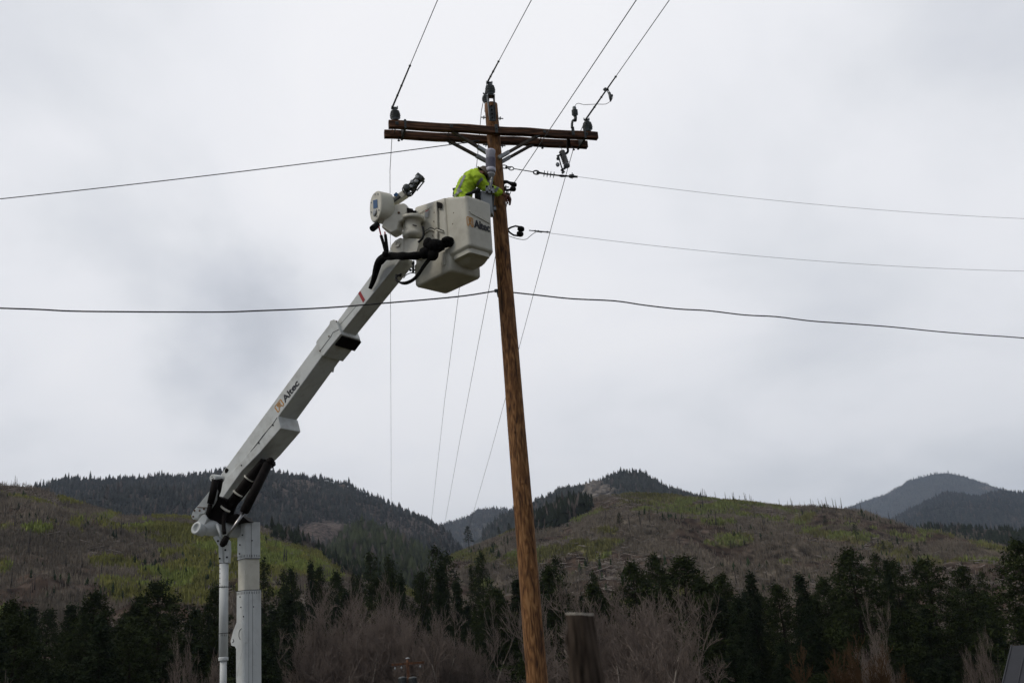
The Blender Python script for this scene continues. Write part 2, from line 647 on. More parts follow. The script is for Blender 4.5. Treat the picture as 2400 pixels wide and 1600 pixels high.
class Hill:
    """a ridge given by its skyline, standing at distance rr, its foot at distance rf; falls away again behind"""

    def __init__(s, name, prof, rf, rr, seed, amp, back=1.35, zf=-13.0, shape=1.0, rseed=.05, nscale=None):
        pr = sorted(az_el(*p) for p in prof)
        s.a = np.array([p[0] for p in pr])
        s.t = np.array([p[1] for p in pr])
        s.rf, s.rr, s.seed, s.amp, s.back, s.zf, s.shape, s.rw = rf, rr, seed, amp, back, zf, shape, rseed
        s.ns = nscale or rr * .09
        s.name = name

    def ridge(s, a):
        rr = np.interp(a, s.a, np.full_like(s.a, 1.0)) * (s.rr if not callable(s.rr) else s.rr(a))
        rr = rr * (1 + s.rw * (2 * vnoise(a * 9 + 5, a * 0 + s.seed, s.seed) - 1))
        t = np.interp(a, s.a, s.t)
        return rr, 1.65 + rr * t

    def z(s, a, q):
        """q 0 foot, 1 ridge, >1 behind"""
        rr, zr = s.ridge(a)
        rf = s.rf if not callable(s.rf) else s.rf(a)
        r = rf + (rr - rf) * q
        qq = np.clip(q, 0, 1)
        z = s.zf + (zr - s.zf) * (qq ** s.shape)
        x, y = r * np.sin(a), r * np.cos(a)
        env = np.sin(np.pi * np.clip(q, 0, 1)) ** .8
        nz = fbm(x / s.ns, y / s.ns, s.seed, 6, .52) - .5
        rid = 1 - np.abs(2 * fbm(x / s.ns * .6 + 9, y / s.ns * .6, s.seed + 11, 4) - 1) * 2
        z = z + s.amp * env * (nz * 1.6 + (rid - .7) * .7)
        z = np.where(q > 1, zr - (zr - s.zf) * np.clip((q - 1) / (s.back - 1), 0, 1) ** 1.3, z)
        return x, y, z

    def build(s, na, nq, colf):
        av = np.linspace(s.a[0], s.a[-1], na)
        qv = np.concatenate([np.linspace(0, 1, nq), np.linspace(1, s.back, 14)[1:]])
        A, Q = np.meshgrid(av, qv)
        x, y, z = s.z(A, Q)
        v = np.stack([x, y, z], -1).reshape(-1, 3)
        n, m = A.shape
        i, j = np.meshgrid(np.arange(n - 1), np.arange(m - 1), indexing='ij')
        f = np.stack([i * m + j, (i + 1) * m + j, (i + 1) * m + j + 1, i * m + j + 1], -1).reshape(-1, 4)[:, ::-1]
        c = colf(x.ravel(), y.ravel(), z.ravel())
        me = np_mesh('hill', v, f, M['terrain'], c, smooth=True)
        return tag(link('hill', me), kind='structure')


def extend(prof, lx, ly, rx, ry):
    return [(lx, ly)] + prof + [(rx, ry)]


HL1 = Hill('L1', [(-900, 1190), (-400, 1150), (-120, 1130), (0, 1136), (60, 1140), (92, 1144), (115, 1150), (140, 1167), (190, 1184), (240, 1198), (290, 1212),
                  (345, 1214), (400, 1213), (455, 1217), (520, 1222), (560, 1226), (603, 1234), (663, 1257), (715, 1276), (753, 1299), (800, 1331), (870, 1353), (950, 1378),
                  (1010, 1420), (1060, 1470), (1100, 1530)], 225, 560, 21, 15, zf=-13, shape=.92)
HL2 = Hill('L2', [(-700, 1180), (-200, 1170), (60, 1160), (105, 1140), (160, 1127), (220, 1130), (255, 1132), (300, 1128), (345, 1128), (375, 1119), (405, 1123), (440, 1116), (490, 1109),
                  (525, 1103), (580, 1106), (629, 1112), (663, 1118), (715, 1122), (780, 1129), (815, 1136), (835, 1151), (870, 1168), (904, 1185), (939, 1202), (973, 1212), (1008, 1228),
                  (1032, 1247), (1059, 1272), (1085, 1300), (1130, 1350), (1180, 1430)], 700, 2300, 33, 85, shape=1.0)
HM = Hill('M', [(940, 1275), (985, 1245), (1021, 1234), (1059, 1223), (1097, 1213), (1118, 1199), (1139, 1194), (1173, 1194), (1204, 1199), (1250, 1215), (1320, 1250)], 2300, 4300, 41, 90, shape=1.0)
HM2 = Hill('M2', [(1110, 1270), (1180, 1216), (1204, 1203), (1254, 1180), (1283, 1167), (1318, 1149), (1359, 1144), (1400, 1134), (1428, 1121), (1456, 1114), (1476, 1109), (1500, 1112), (1524, 1124),
                   (1552, 1140), (1586, 1151), (1628, 1165), (1662, 1174), (1760, 1215), (1850, 1260)], 900, 2100, 47, 45, shape=1.0)
HSP = Hill('SP', [(700, 1350), (753, 1312), (773, 1298), (801, 1267), (846, 1238), (870, 1244), (904, 1258), (940, 1272), (973, 1289), (1018, 1320), (1050, 1352), (1090, 1400)], 420, 1150, 53, 25, shape=.9)
HR1 = Hill('R1', [(900, 1480), (980, 1420), (1025, 1332), (1059, 1303), (1111, 1282), (1163, 1261), (1207, 1241), (1254, 1225), (1318, 1199), (1360, 1182), (1390, 1172), (1414, 1164), (1476, 1159), (1524, 1161),
                  (1593, 1164), (1662, 1170), (1731, 1176), (1800, 1187), (1840, 1190), (1883, 1188), (1935, 1187), (1987, 1192), (2021, 1199), (2056, 1209), (2090, 1221), (2124, 1231), (2159, 1240),
                  (2228, 1254), (2280, 1268), (2400, 1285), (2600, 1310), (3000, 1400)], 215, 700, 59, 17, shape=.95)
HR1B = Hill('R1B', [(1980, 1330), (2060, 1262), (2110, 1244), (2140, 1239), (2200, 1238), (2250, 1238), (2330, 1240), (2400, 1246), (2600, 1250), (3000, 1300)], 700, 1150, 61, 20, shape=.9)
HR2 = Hill('R2', [(1840, 1260), (1920, 1220), (1987, 1189), (2021, 1176), (2073, 1160), (2107, 1141), (2131, 1126), (2159, 1119), (2193, 1110), (2224, 1109), (2255, 1115), (2297, 1129), (2331, 1141),
                  (2366, 1152), (2400, 1158), (2500, 1190), (2700, 1240)], 4600, 7800, 67, 180, shape=1.0)
HR2B = Hill('R2B', [(1980, 1285), (2060, 1240), (2090, 1218), (2159, 1184), (2217, 1158), (2260, 1162), (2297, 1168), (2325, 1156), (2352, 1152), (2400, 1158), (2500, 1150), (2800, 1200)], 2000, 4000, 71, 110, shape=1.0)

CB = np.array([.046, .032, .024])        # burnt soil and litter
CM = np.array([.170, .143, .112])        # leafless scrub
CG = np.array([.262, .256, .075])        # new aspen leaves
CG2 = np.array([.165, .19, .050])
CGR = np.array([.175, .170, .066])
CD = np.array([.022, .028, .016])        # dark conifers
CF = np.array([.034, .040, .040])        # far forest floor
CROCK = np.array([.155, .125, .105])


def wob(x, y, s, seed):
    return (fbm(x / s, y / s, seed, 4) - .5)


def patches(spec, px, py, x, y, s, seed):
    """soft irregular patches of growth on the slope; returns the largest weight"""
    wx = px + wob(x, y, s, seed) * 190
    wy = py + wob(x, y, s, seed + 5) * 75
    w = np.zeros_like(px)
    for (cx, cy, rx, ry, k) in spec:
        d = ((wx - cx) / rx) ** 2 + ((wy - cy) / ry) ** 2
        w = np.maximum(w, k * (1 - ss(.55, 1.25, d)))
    return w


G_L1 = [(165, 1168, 42, 12, 1), (75, 1228, 50, 9, .9), (180, 1224, 26, 7, .7), (410, 1228, 75, 20, 1), (385, 1215, 40, 9, 1), (480, 1250, 70, 28, 1), (415, 1272, 30, 16, .9), (285, 1302, 62, 12, 1), (390, 1325, 75, 14, .95),
        (470, 1335, 90, 38, .95), (560, 1300, 60, 50, .8), (660, 1310, 95, 32, 1), (740, 1330, 60, 16, 1), (620, 1265, 26, 10, .6), (800, 1352, 40, 10, .6), (330, 1385, 70, 16, .7), (440, 1390, 60, 25, .8), (10, 1308, 22, 14, .6), (240, 1206, 26, 6, .5),
        (300, 1196, 40, 6, .6), (20, 1430, 20, 25, .35), (640, 1370, 70, 16, .6)]
M_L1 = [(60, 1246, 80, 18, 1), (230, 1190, 70, 16, 1), (200, 1260, 120, 12, .8), (330, 1246, 90, 10, .8), (60, 1312, 90, 14, .8), (200, 1302, 60, 14, .8), (290, 1345, 50, 14, .8), (150, 1440, 90, 60, .9), (700, 1350, 90, 14, .9), (820, 1360, 60, 12, .9), (130, 1205, 60, 8, .6), (260, 1272, 50, 6, .6), (450, 1350, 40, 9, .9)]
G_R1 = [(1310, 1224, 22, 8, 1), (1350, 1212, 30, 6, .7), (1285, 1300, 60, 14, .9), (1380, 1290, 60, 12, 1), (1420, 1304, 34, 16, 1), (1440, 1290, 40, 12, .9), (1110, 1310, 70, 14, 1), (1200, 1300, 60, 12, .8), (1160, 1378, 28, 10, .8), (1490, 1200, 45, 8, .9),
        (1640, 1180, 90, 9, 1), (1760, 1190, 80, 9, .9), (1560, 1192, 60, 6, .7), (1660, 1235, 60, 7, .9), (1560, 1214, 30, 5, .6), (1720, 1272, 42, 8, .7), (1880, 1228, 26, 12, .9), (1940, 1252, 70, 9, .8), (1990, 1264, 60, 6, .6), (2050, 1285, 40, 7, .7),
        (2105, 1302, 45, 8, .8), (2190, 1262, 45, 6, .7), (2290, 1277, 50, 7, .6), (1400, 1253, 32, 5, .7), (1840, 1327, 18, 5, .7), (1470, 1168, 50, 5, .4), (1900, 1190, 80, 5, .5), (1255, 1325, 50, 14, .6), (2330, 1286, 30, 6, .5)]
M_R1 = [(1420, 1230, 80, 22, .8), (1300, 1262, 70, 14, .8), (1530, 1240, 60, 22, 1), (1450, 1275, 80, 12, .9), (1500, 1290, 70, 16, 1), (1160, 1350, 120, 26, 1), (1300, 1340, 80, 22, .8), (1660, 1200, 140, 12, .8), (1730, 1350, 100, 16, .9), (1880, 1345, 110, 18, .9), (1720, 1262, 60, 10, .6),
        (2030, 1310, 100, 14, .8), (2200, 1285, 80, 14, 1), (2150, 1320, 80, 16, .8), (1110, 1290, 50, 8, .9), (1900, 1290, 60, 10, .6), (1620, 1320, 60, 20, .5), (2330, 1310, 80, 20, .5), (1900, 1210, 90, 8, .6)]


def col_near(gs, ms, seed, left):
    def f(x, y, z, pure=False):
        px, py = np_proj(x, y, z)
        g = patches(gs, px, py, x, y, 55, seed) * np.clip(.55 + 1.1 * fbm(x / 9, y / 9, seed + 3, 3), 0, 1)
        m = patches(ms, px, py, x, y, 60, seed + 20)
        m = np.maximum(m, ss(.50, .66, fbm(x / 38, y / 38, seed + 40, 5)) * .6)
        g = np.maximum(g, ss(.60, .70, fbm(x / 44, y / 30, seed + 60, 5)) * .45)
        if pure:
            return g, m
        b = CB[None] * (.75 + .6 * fbm(x / 5, y / 5, seed + 70, 4))[:, None]
        rk = ss(.60, .74, fbm(x / 6, y / 3.5, seed + 80, 5))[:, None] * .5
        b = b * (1 - rk) + CROCK[None] * .8 * rk
        c = b * (1 - m[:, None]) + CM[None] * .72 * m[:, None]
        c = c * (1 - .75 * g[:, None]) + (CG if left else CGR)[None] * .85 * .75 * g[:, None]
        return c
    return f


cL1, cR1 = col_near(G_L1, M_L1, 100, True), col_near(G_R1, M_R1, 200, False)


def col_far(base, seed, spots=(), sc_=200):
    def f(x, y, z):
        px, py = np_proj(x, y, z)
        n = fbm(x / sc_, y / sc_, seed, 6)
        c = np.array(base)[None] * (.7 + .7 * n)[:, None]
        k = (ss(.56, .72, fbm(x / sc_ * 1.7, y / sc_ * 1.7, seed + 9, 5)) * .4)[:, None]
        c = c * (1 - k) + np.array([.085, .068, .058])[None] * k
        for (cx, cy, rx, ry, kk, cc) in spots:
            d = ((px + wob(x, y, sc_, seed + 3) * 60 - cx) / rx) ** 2 + ((py + wob(x, y, sc_, seed + 4) * 30 - cy) / ry) ** 2
            w = (kk * (1 - ss(.6, 1.2, d)))[:, None]
            c = c * (1 - w) + np.array(cc)[None] * w
        return c
    return f


BR = (.115, .088, .074)
cL2 = col_far((.075, .064, .058), 300, [(765, 1250, 72, 26, .9, (.088, .068, .058)), (740, 1140, 110, 16, .55, BR), (870, 1225, 40, 16, .5, BR), (640, 1252, 70, 18, .8, (.085, .062, .056)), (200, 1150, 90, 14, .3, BR), (890, 1260, 60, 40, .3, BR)], 170)
cM = col_far((.065, .064, .06), 310, [(1120, 1210, 40, 9, .6, BR), (1075, 1250, 30, 8, .4, BR)], 260)
cM2 = col_far((.034, .038, .036), 320, [(1408, 1148, 26, 12, 1, (.16, .135, .11)), (1400, 1164, 42, 10, .9, (.14, .12, .10)), (1440, 1150, 12, 20, .5, (.13, .11, .09))], 140)
cSP = col_far((.030, .034, .024), 330, [(985, 1290, 34, 6, .7, (.08, .085, .03)), (930, 1275, 30, 6, .4, (.07, .07, .03))], 70)
cR1B = col_far((.050, .040, .034), 340, [(2200, 1262, 60, 8, .5, (.07, .075, .025))], 60)
cR2 = col_far((.040, .042, .042), 350, [(2310, 1140, 26, 7, .8, (.15, .11, .09))], 420)
cR2B = col_far((.030, .034, .034), 360, [(2270, 1180, 18, 6, .5, BR)], 260)

for h, cf, na, nq in ((HL1, cL1, 330, 230), (HL2, cL2, 300, 170), (HM, cM, 120, 70), (HM2, cM2, 220, 110), (HSP, cSP, 150, 80), (HR1, cR1, 420, 260), (HR1B, cR1B, 160, 60), (HR2, cR2, 160, 70), (HR2B, cR2B, 160, 80)):
    h.build(na, nq, cf)


# ------------------------------------------------------------------ far vegetation, nobody could count it
def sample(h, n, amin, amax, q0=.0, q1=1.0):
    a = rng.uniform(amin, amax, n)
    u = rng.uniform(0, 1, n)
    q = q0 + (q1 - q0) * u ** .75
    x, y, z = h.z(a, q)
    return a, q, x, y, z


def azr(px0, px1, py=1250):
    return az_el(px0, py)[0], az_el(px1, py)[0]


def forest(name, h, n, px0, px1, hgt, colr, q0=.1, q1=1.01, keep=None, label='', seed=0, wid=.2, cut=None):
    a, q, x, y, z = sample(h, n, *azr(px0, px1), q0, q1)
    k = np.ones(n, bool)
    if keep is not None:
        px, py = np_proj(x, y, z)
        k = keep(px, py, x, y)
    a, q, x, y, z = a[k], q[k], x[k], y[k], z[k]
    n = len(x)
    H = hgt * rng.uniform(.5, 1.2, n) * np.where(rng.uniform(0, 1, n) < .12, 1.45, 1) * (.7 + .6 * fbm(x / hgt / 9, y / hgt / 9, 61, 3))
    Wd = H * wid * rng.uniform(.7, 1.4, n)
    # two stacked irregular five-sided skirts
    vs, fs, cs = [], [], []
    K = 5
    base = np.arange(n)
    for t, (z0, z1, w0) in enumerate(((.10, .70, 1.0), (.45, 1.0, .68))):
        ring = []
        ph = rng.uniform(0, 6.28, n)
        for kk in range(K):
            an = ph + kk * 2 * math.pi / K
            rr_ = Wd * w0 * rng.uniform(.7, 1.3, n)
            ring.append(np.stack([x + rr_ * np.cos(an), y + rr_ * np.sin(an), z + H * (z0 + rng.uniform(-.06, .06, n))], -1))
        top = np.stack([x, y, z + H * z1], -1)
        allv = np.stack(ring + [top], 1)       # n,K+1,3
        off = t * n * (K + 1)
        vs.append(allv.reshape(-1, 3))
        for kk in range(K):
            fs.append(np.stack([off + base * (K + 1) + kk, off + base * (K + 1) + (kk + 1) % K, off + base * (K + 1) + K], -1))
    shade = rng.uniform(.6, 1.5, n)
    cc = np.array(colr)[None] * shade[:, None]
    br = rng.uniform(0, 1, n) < .12
    cc[br] = np.array([.06, .05, .045]) * shade[br][:, None]
    c1 = np.repeat(cc, K + 1, axis=0)
    v = np.concatenate(vs)
    f = np.concatenate(fs)
    me = np_mesh(name, v, f, M['scatter'], np.concatenate([c1, c1]))
    o = link(name, me)
    return tag(o, label, 'forest', None, 'stuff')


bare = lambda px, py: ((px - 765) / 74) ** 2 + ((py - 1250) / 27) ** 2
forest('mountain_forest', HL2, 24000, 60, 1110, 13, (.030, .032, .030), .25, 1.01,
       lambda px, py, x, y: (bare(px, py) > rng.uniform(.8, 1.3, len(px))) & ~((abs(px - 740) < 100) & (py < 1150) & (rng.uniform(0, 1, len(px)) < .6)),
       'dark conifer forest covering the broad mountain behind the boom')
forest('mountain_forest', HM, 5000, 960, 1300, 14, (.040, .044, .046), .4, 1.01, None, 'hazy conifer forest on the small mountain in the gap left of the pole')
forest('mountain_forest', HM2, 10000, 1130, 1740, 12, (.028, .031, .027), .4, 1.01,
       lambda px, py, x, y: (((px - 1408) / 40) ** 2 + ((py - 1158) / 18) ** 2 > rng.uniform(.5, 1.6, len(px))), 'conifer forest on the pointed peak right of the pole')
forest('mountain_forest', HSP, 5200, 700, 1080, 13, (.030, .036, .018), .3, 1.0, None, 'green black conifer forest on the low spur in the valley mouth')
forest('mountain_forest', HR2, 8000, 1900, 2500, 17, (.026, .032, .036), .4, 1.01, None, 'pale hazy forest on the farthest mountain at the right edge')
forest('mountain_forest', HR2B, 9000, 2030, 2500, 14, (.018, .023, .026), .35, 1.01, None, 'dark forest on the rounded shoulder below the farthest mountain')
forest('ridge_forest', HR1B, 2200, 2040, 2500, 7, (.016, .021, .013), .3, 1.0, lambda px, py, x, y: fbm(x / 60, y / 60, 5, 3) > .46, 'dark conifers on the low saddle under the farthest mountain')
forest('ridge_forest', HR1, 1500, 1150, 1400, 9, (.014, .018, .012), .80, 1.0,
       lambda px, py, x, y: (py < 1240) & (fbm(x / 50, y / 50, 8, 3) > .42) & (rng.uniform(0, 1, len(px)) < ss(1400, 1330, px)), 'strip of dark conifers on the left shoulder of the burnt hill')
forest('valley_forest', HL1, 1100, 560, 900, 7, (.014, .019, .010), .93, 1.08,
       lambda px, py, x, y: (px > 600) & (fbm(x / 30, y / 30, 8, 3) > .35), 'band of dark conifers behind the rocky shoulder by the mast')
forest('slope_conifer', HR1, 2600, 1100, 2500, 3.2, (.018, .026, .012), .15, .98, lambda px, py, x, y: fbm(x / 35, y / 35, 77, 4) > .60, 'scattered young conifers on the burnt hillside right of the pole')
forest('slope_conifer', HL1, 1300, -100, 800, 3.0, (.016, .025, .010), .1, .9, lambda px, py, x, y: fbm(x / 30, y / 30, 78, 4) > .60, 'scattered young conifers on the left hillside')


def scrub(name, h, cf, n, px0, px1, label, q0=.02):
    a, q, x, y, z = sample(h, n, *azr(px0, px1), q0, 1.005)
    g, m = cf(x, y, z, True)
    u = rng.uniform(0, 1, n)
    isg = u < g * 1.0
    ism = (~isg) & (u < np.maximum(g, m) * .88 + .12)
    k = isg | ism
    x, y, z, isg = x[k], y[k], z[k], isg[k]
    g, m = g[k], m[k]
    n = len(x)
    H = np.where(isg, rng.uniform(1.3, 3.0, n), rng.uniform(1.2, 3.0, n))
    K = 5
    vs, cs = [], []
    hue = fbm(x / 28, y / 28, 901, 3)
    base = np.where(isg[:, None], CG[None] * np.clip(.75 + .9 * (hue - .4), .4, 1.4)[:, None] * np.array([1, 1, 1])[None], CM[None] * np.clip(.6 + 1.0 * fbm(x / 20, y / 20, 905, 3), .5, 1.6)[:, None])
    base = np.where((isg & (hue > .55))[:, None], CG2[None] * 1.35, base)
    if h is HR1: base = np.where(isg[:, None], base * np.array([.78, .76, 1.0])[None], base)
    for kk in range(K):
        an = rng.uniform(0, 6.28, n)
        rr_ = rng.uniform(0, 1.5, n)
        bx, by = x + rr_ * np.cos(an), y + rr_ * np.sin(an)
        hh = H * rng.uniform(.6, 1.1, n)
        w = np.where(isg, rng.uniform(.12, .34, n), rng.uniform(.06, .16, n))
        ph = rng.uniform(0, 3.14, n)
        dx, dy = np.cos(ph) * w, np.sin(ph) * w
        lx, ly = rng.uniform(-.4, .4, n), rng.uniform(-.4, .4, n)
        p0 = np.stack([bx - dx * .3, by - dy * .3, z - .2], -1)
        p1 = np.stack([bx + dx * .3, by + dy * .3, z - .2], -1)
        p2 = np.stack([bx + dx + lx, by + dy + ly, z + hh * .6], -1)
        p3 = np.stack([bx + lx, by + ly, z + hh], -1)
        p4 = np.stack([bx - dx + lx, by - dy + ly, z + hh * .55], -1)
        vs.append(np.stack([p0, p1, p2, p3, p4], 1).reshape(-1, 3))
        cs.append(np.repeat(base * rng.uniform(.65, 1.35, n)[:, None], 5, axis=0))
    v, c = np.concatenate(vs), np.concatenate(cs)
    m5 = np.arange(len(v) // 5) * 5
    f = m5[:, None] + np.arange(5)[None]
    me = np_mesh(name, v, f, M['scatter'], c)
    return tag(link(name, me), label, 'scrub', None, 'stuff')


scrub('aspen_scrub', HL1, cL1, 80000, -150, 1000, 'yellow green and leafless aspen scrub on the left hillside')
scrub('aspen_scrub', HR1, cR1, 110000, 1000, 2560, 'yellow green and leafless aspen scrub on the burnt hillside right of the pole')


def logs(h, n, px0, px1, label, seed, thr=.52):
    a, q, x, y, z = sample(h, n, *azr(px0, px1), .05, .96)
    k = fbm(x / 45, y / 45, seed, 4) > thr
    x, y, z = x[k], y[k], z[k]
    mb_v, mb_f, cc = [], [], []
    n = len(x)
    ph = rng.uniform(0, 3.14, n)
    Ln = rng.uniform(1.5, 6, n)
    r = rng.uniform(.07, .17, n)
    dx, dy = np.cos(ph) * Ln / 2, np.sin(ph) * Ln / 2
    dz = rng.uniform(-.12, .35, n) * Ln
    sx, sy = -np.sin(ph) * r, np.cos(ph) * r
    P = []
    for s_ in (-1, 1):
        for (ox, oy, oz) in ((1, 1, 0), (-1, -1, 0), (0, 0, 1)):
            P.append(np.stack([x + dx * s_ + sx * ox, y + dy * s_ + sy * oy, z + .3 + dz * (s_ + 1) / 2 + r * 1.6 * oz], -1))
    v = np.stack(P, 1).reshape(-1, 3)
    b = np.arange(n)[:, None] * 6
    f = np.concatenate([b + np.array(q_)[None] for q_ in ((0, 1, 4, 3), (1, 2, 5, 4), (2, 0, 3, 5))])
    c = np.repeat(np.array([.20, .175, .155])[None] * rng.uniform(.3, 1.5, n)[:, None], 6, axis=0)
    return tag(link('fallen_log', np_mesh('fallen_log', v, f, M['scatter'], c)), label, 'fallen logs', None, 'stuff')


logs(HL1, 9000, -100, 900, 'grey fallen logs littering the left hillside', 500)
logs(HR1, 15000, 1000, 2500, 'grey fallen logs littering the burnt hillside right of the pole', 510)


def rubble():
    """pale stones of the rocky shoulder right of the mast and of the crag below the peak"""
    mb = MB()
    for h, n, p0, p1, q0, q1, s0, s1, key in ((HL1, 420, 600, 820, .86, 1.0, .3, 1.3, 'a'), (HM2, 260, 1370, 1450, .55, .98, 4, 13, 'b')):
        a, q, x, y, z = sample(h, n, *azr(p0, p1, 1200), q0, q1)
        px, py = np_proj(x, y, z)
        for i in range(n):
            if key == 'b' and ((px[i] - 1405) / 44) ** 2 + ((py[i] - 1158) / 20) ** 2 > 1:
                continue
            s_ = random.uniform(s0, s1)
            ax = Matrix.Rotation(random.uniform(0, 3), 3, 'Z') @ Matrix.Rotation(random.uniform(-.6, .6), 3, 'X')
            mb.ball((x[i], y[i], z[i] + s_ * .2), (s_, s_ * random.uniform(.5, .9), s_ * random.uniform(.6, 1.3)), (ax.col[0], ax.col[1], ax.col[2]), 6)
    mb.sm = [False] * len(mb.sm)
    o = mb.build('rock_rubble', mat('tan_rock', (.10, .085, .072), .95, (.19, .16, .13), .06))
    tag(o, 'tan boulders and broken rock on the shoulder beside the mast and the crag below the peak', 'rocks', None, 'stuff')


random.seed(5)
rubble()

mb = MB()
for px, py, w_ in ((766, 1131, 6), (779, 1135, 5), (836, 1151, 6), (846, 1157, 8), (858, 1166, 5), (790, 1128, 3), (880, 1179, 4), (815, 1143, 3), (770, 1126, 3)):
    a, _ = az_el(px, py)
    best = None
    for q in np.linspace(.6, 1, 160):
        x, y, z = HL2.z(np.array([a]), np.array([q]))
        qx, qy = np_proj(x, y, z)
        if best is None or abs(qy[0] - py) < best[0]:
            best = (abs(qy[0] - py), x[0], y[0], z[0])
    _, x, y, z = best
    mb.ball((x, y - 4, z + 3), (w_ * 1.1, w_ * 1.4, w_ * .42), None, 8)
tag(mb.build('snow', M['snow']), 'small white snow patches under the crest of the forested mountain', 'snow', None, 'stuff')


# ------------------------------------------------------------------ trees
def leaf_tris(c, size, rg, flat=.5, down=0):
    """c (n,3) centres -> little pointed quads with random attitude"""
    n = len(c)
    u = rg.normal(size=(n, 3))
    u[:, 2] = u[:, 2] * flat - down
    u /= np.linalg.norm(u, axis=1)[:, None]
    w = rg.normal(size=(n, 3))
    w -= u * (w * u).sum(1)[:, None]
    w /= np.linalg.norm(w, axis=1)[:, None]
    s = (size * rg.uniform(.6, 1.4, n))[:, None]
    v = np.stack([c - u * s, c + w * s * .34, c + u * s, c - w * s * .34], 1).reshape(-1, 3)
    f = (np.arange(n) * 4)[:, None] + np.arange(4)[None]
    return v, f


def conifer_template(kind, seed):
    rg = np.random.default_rng(seed)
    random.seed(seed)
    H = 20.0
    tb = MB()
    lean = rg.normal(size=2) * .25
    tp = [Vector((lean[0] * t * t + .12 * math.sin(5 * t + seed), lean[1] * t * t, H * t)) for t in np.linspace(0, 1, 9)]
    tb.tube(tp, [(.30 if kind == 'pine' else .26) * (1 - t) ** .8 + .02 for t in np.linspace(0, 1, 9)], 7)
    cs = []
    if kind == 'pine':
        nb, start = 110, rg.uniform(.22, .34)
        lob = [(rg.uniform(0, 6.28), rg.uniform(.3, .95), rg.uniform(.7, 1.35)) for _ in range(9)]
    elif kind == 'fir':
        nb, start = 170, .10
    else:                                     # thin, sparse pine
        nb, start = 60, .45
    for b in range(nb):
        t = start + (1 - start) * (b + rg.uniform()) / nb
        an = b * 2.4 + rg.normal() * .5
        if kind == 'fir':
            ln = (1 - t) * H * .19 * rg.uniform(.7, 1.2) + .3
            rise, droop = .05, -.28
        elif kind == 'pine':
            s = (t - start) / (1 - start)
            env = (s + .12) ** .25 * (1 - s) ** .78 * 1.5
            k = 1.0
            for (la, lt, lk) in lob:
                if abs((an - la + math.pi) % (2 * math.pi) - math.pi) < .7 and abs(t - lt) < .12:
                    k = lk
            ln = H * .175 * env * k * rg.uniform(.55, 1.2) + .3
            rise, droop = .35, -.05
        else:
            s = (t - start) / (1 - start)
            ln = H * .11 * (1 - s) ** .5 * rg.uniform(.5, 1.25) + .3
            rise, droop = .15, -.1
        ti = t * 8
        i0 = min(int(ti), 7)
        p0 = tp[i0].lerp(tp[i0 + 1], ti - i0)
        d = Vector((math.cos(an), math.sin(an), rise * (1.2 - .8 * (1 - t))))
        p1 = p0 + d * ln * .55
        p2 = p0 + d * ln + Vector((0, 0, droop * ln))
        if b % 2 == 0 or kind != 'fir':
            tb.tube([p0, p1, p2], [.05 * (1.2 - t), .03, .012], 3, caps=False)
        m = int((26 if kind == 'pine' else 20 if kind == 'fir' else 16) * (.5 + ln / 2.5))
        if kind == 'fir':
            s_ = rg.uniform(.12, 1.0, m)
        else:
            s_ = 1 - np.abs(rg.normal(size=m)) * .26
            s_ = np.clip(s_, .15, 1.08)
        P0, P1, P2 = (np.array(q) for q in (p0, p1, p2))
        pts = np.where((s_ < .55)[:, None], P0 + (P1 - P0) * (s_ / .55)[:, None], P1 + (P2 - P1) * ((s_ - .55) / .45)[:, None])
        spread = (.24 if kind == 'pine' else .16) * (1 + .25 * ln) if kind != 'fir' else .10 + .16 * ln * (1.1 - s_)[:, None]
        nz = rg.normal(size=(m, 3))
        nz[:, 2] *= .45 if kind != 'fir' else .4
        cs.append(pts + nz * spread)
    top = np.array(tp[-1])
    cs.append(top + rg.normal(size=(40, 3)) * np.array([.14, .14, .5]) + np.array([0, 0, -.35]))
    c = np.concatenate(cs)
    c = np.repeat(c, 3, axis=0) + rg.normal(size=(len(c) * 3, 3)) * .16
    v, f = leaf_tris(c, .17, rg, 1.0, .2 if kind == 'fir' else -.45)
    crown = np_mesh('crown', v, f, M['conifer2'] if kind == 'fir' else M['conifer'])
    return tb.mesh('trunk', M['bark']), crown


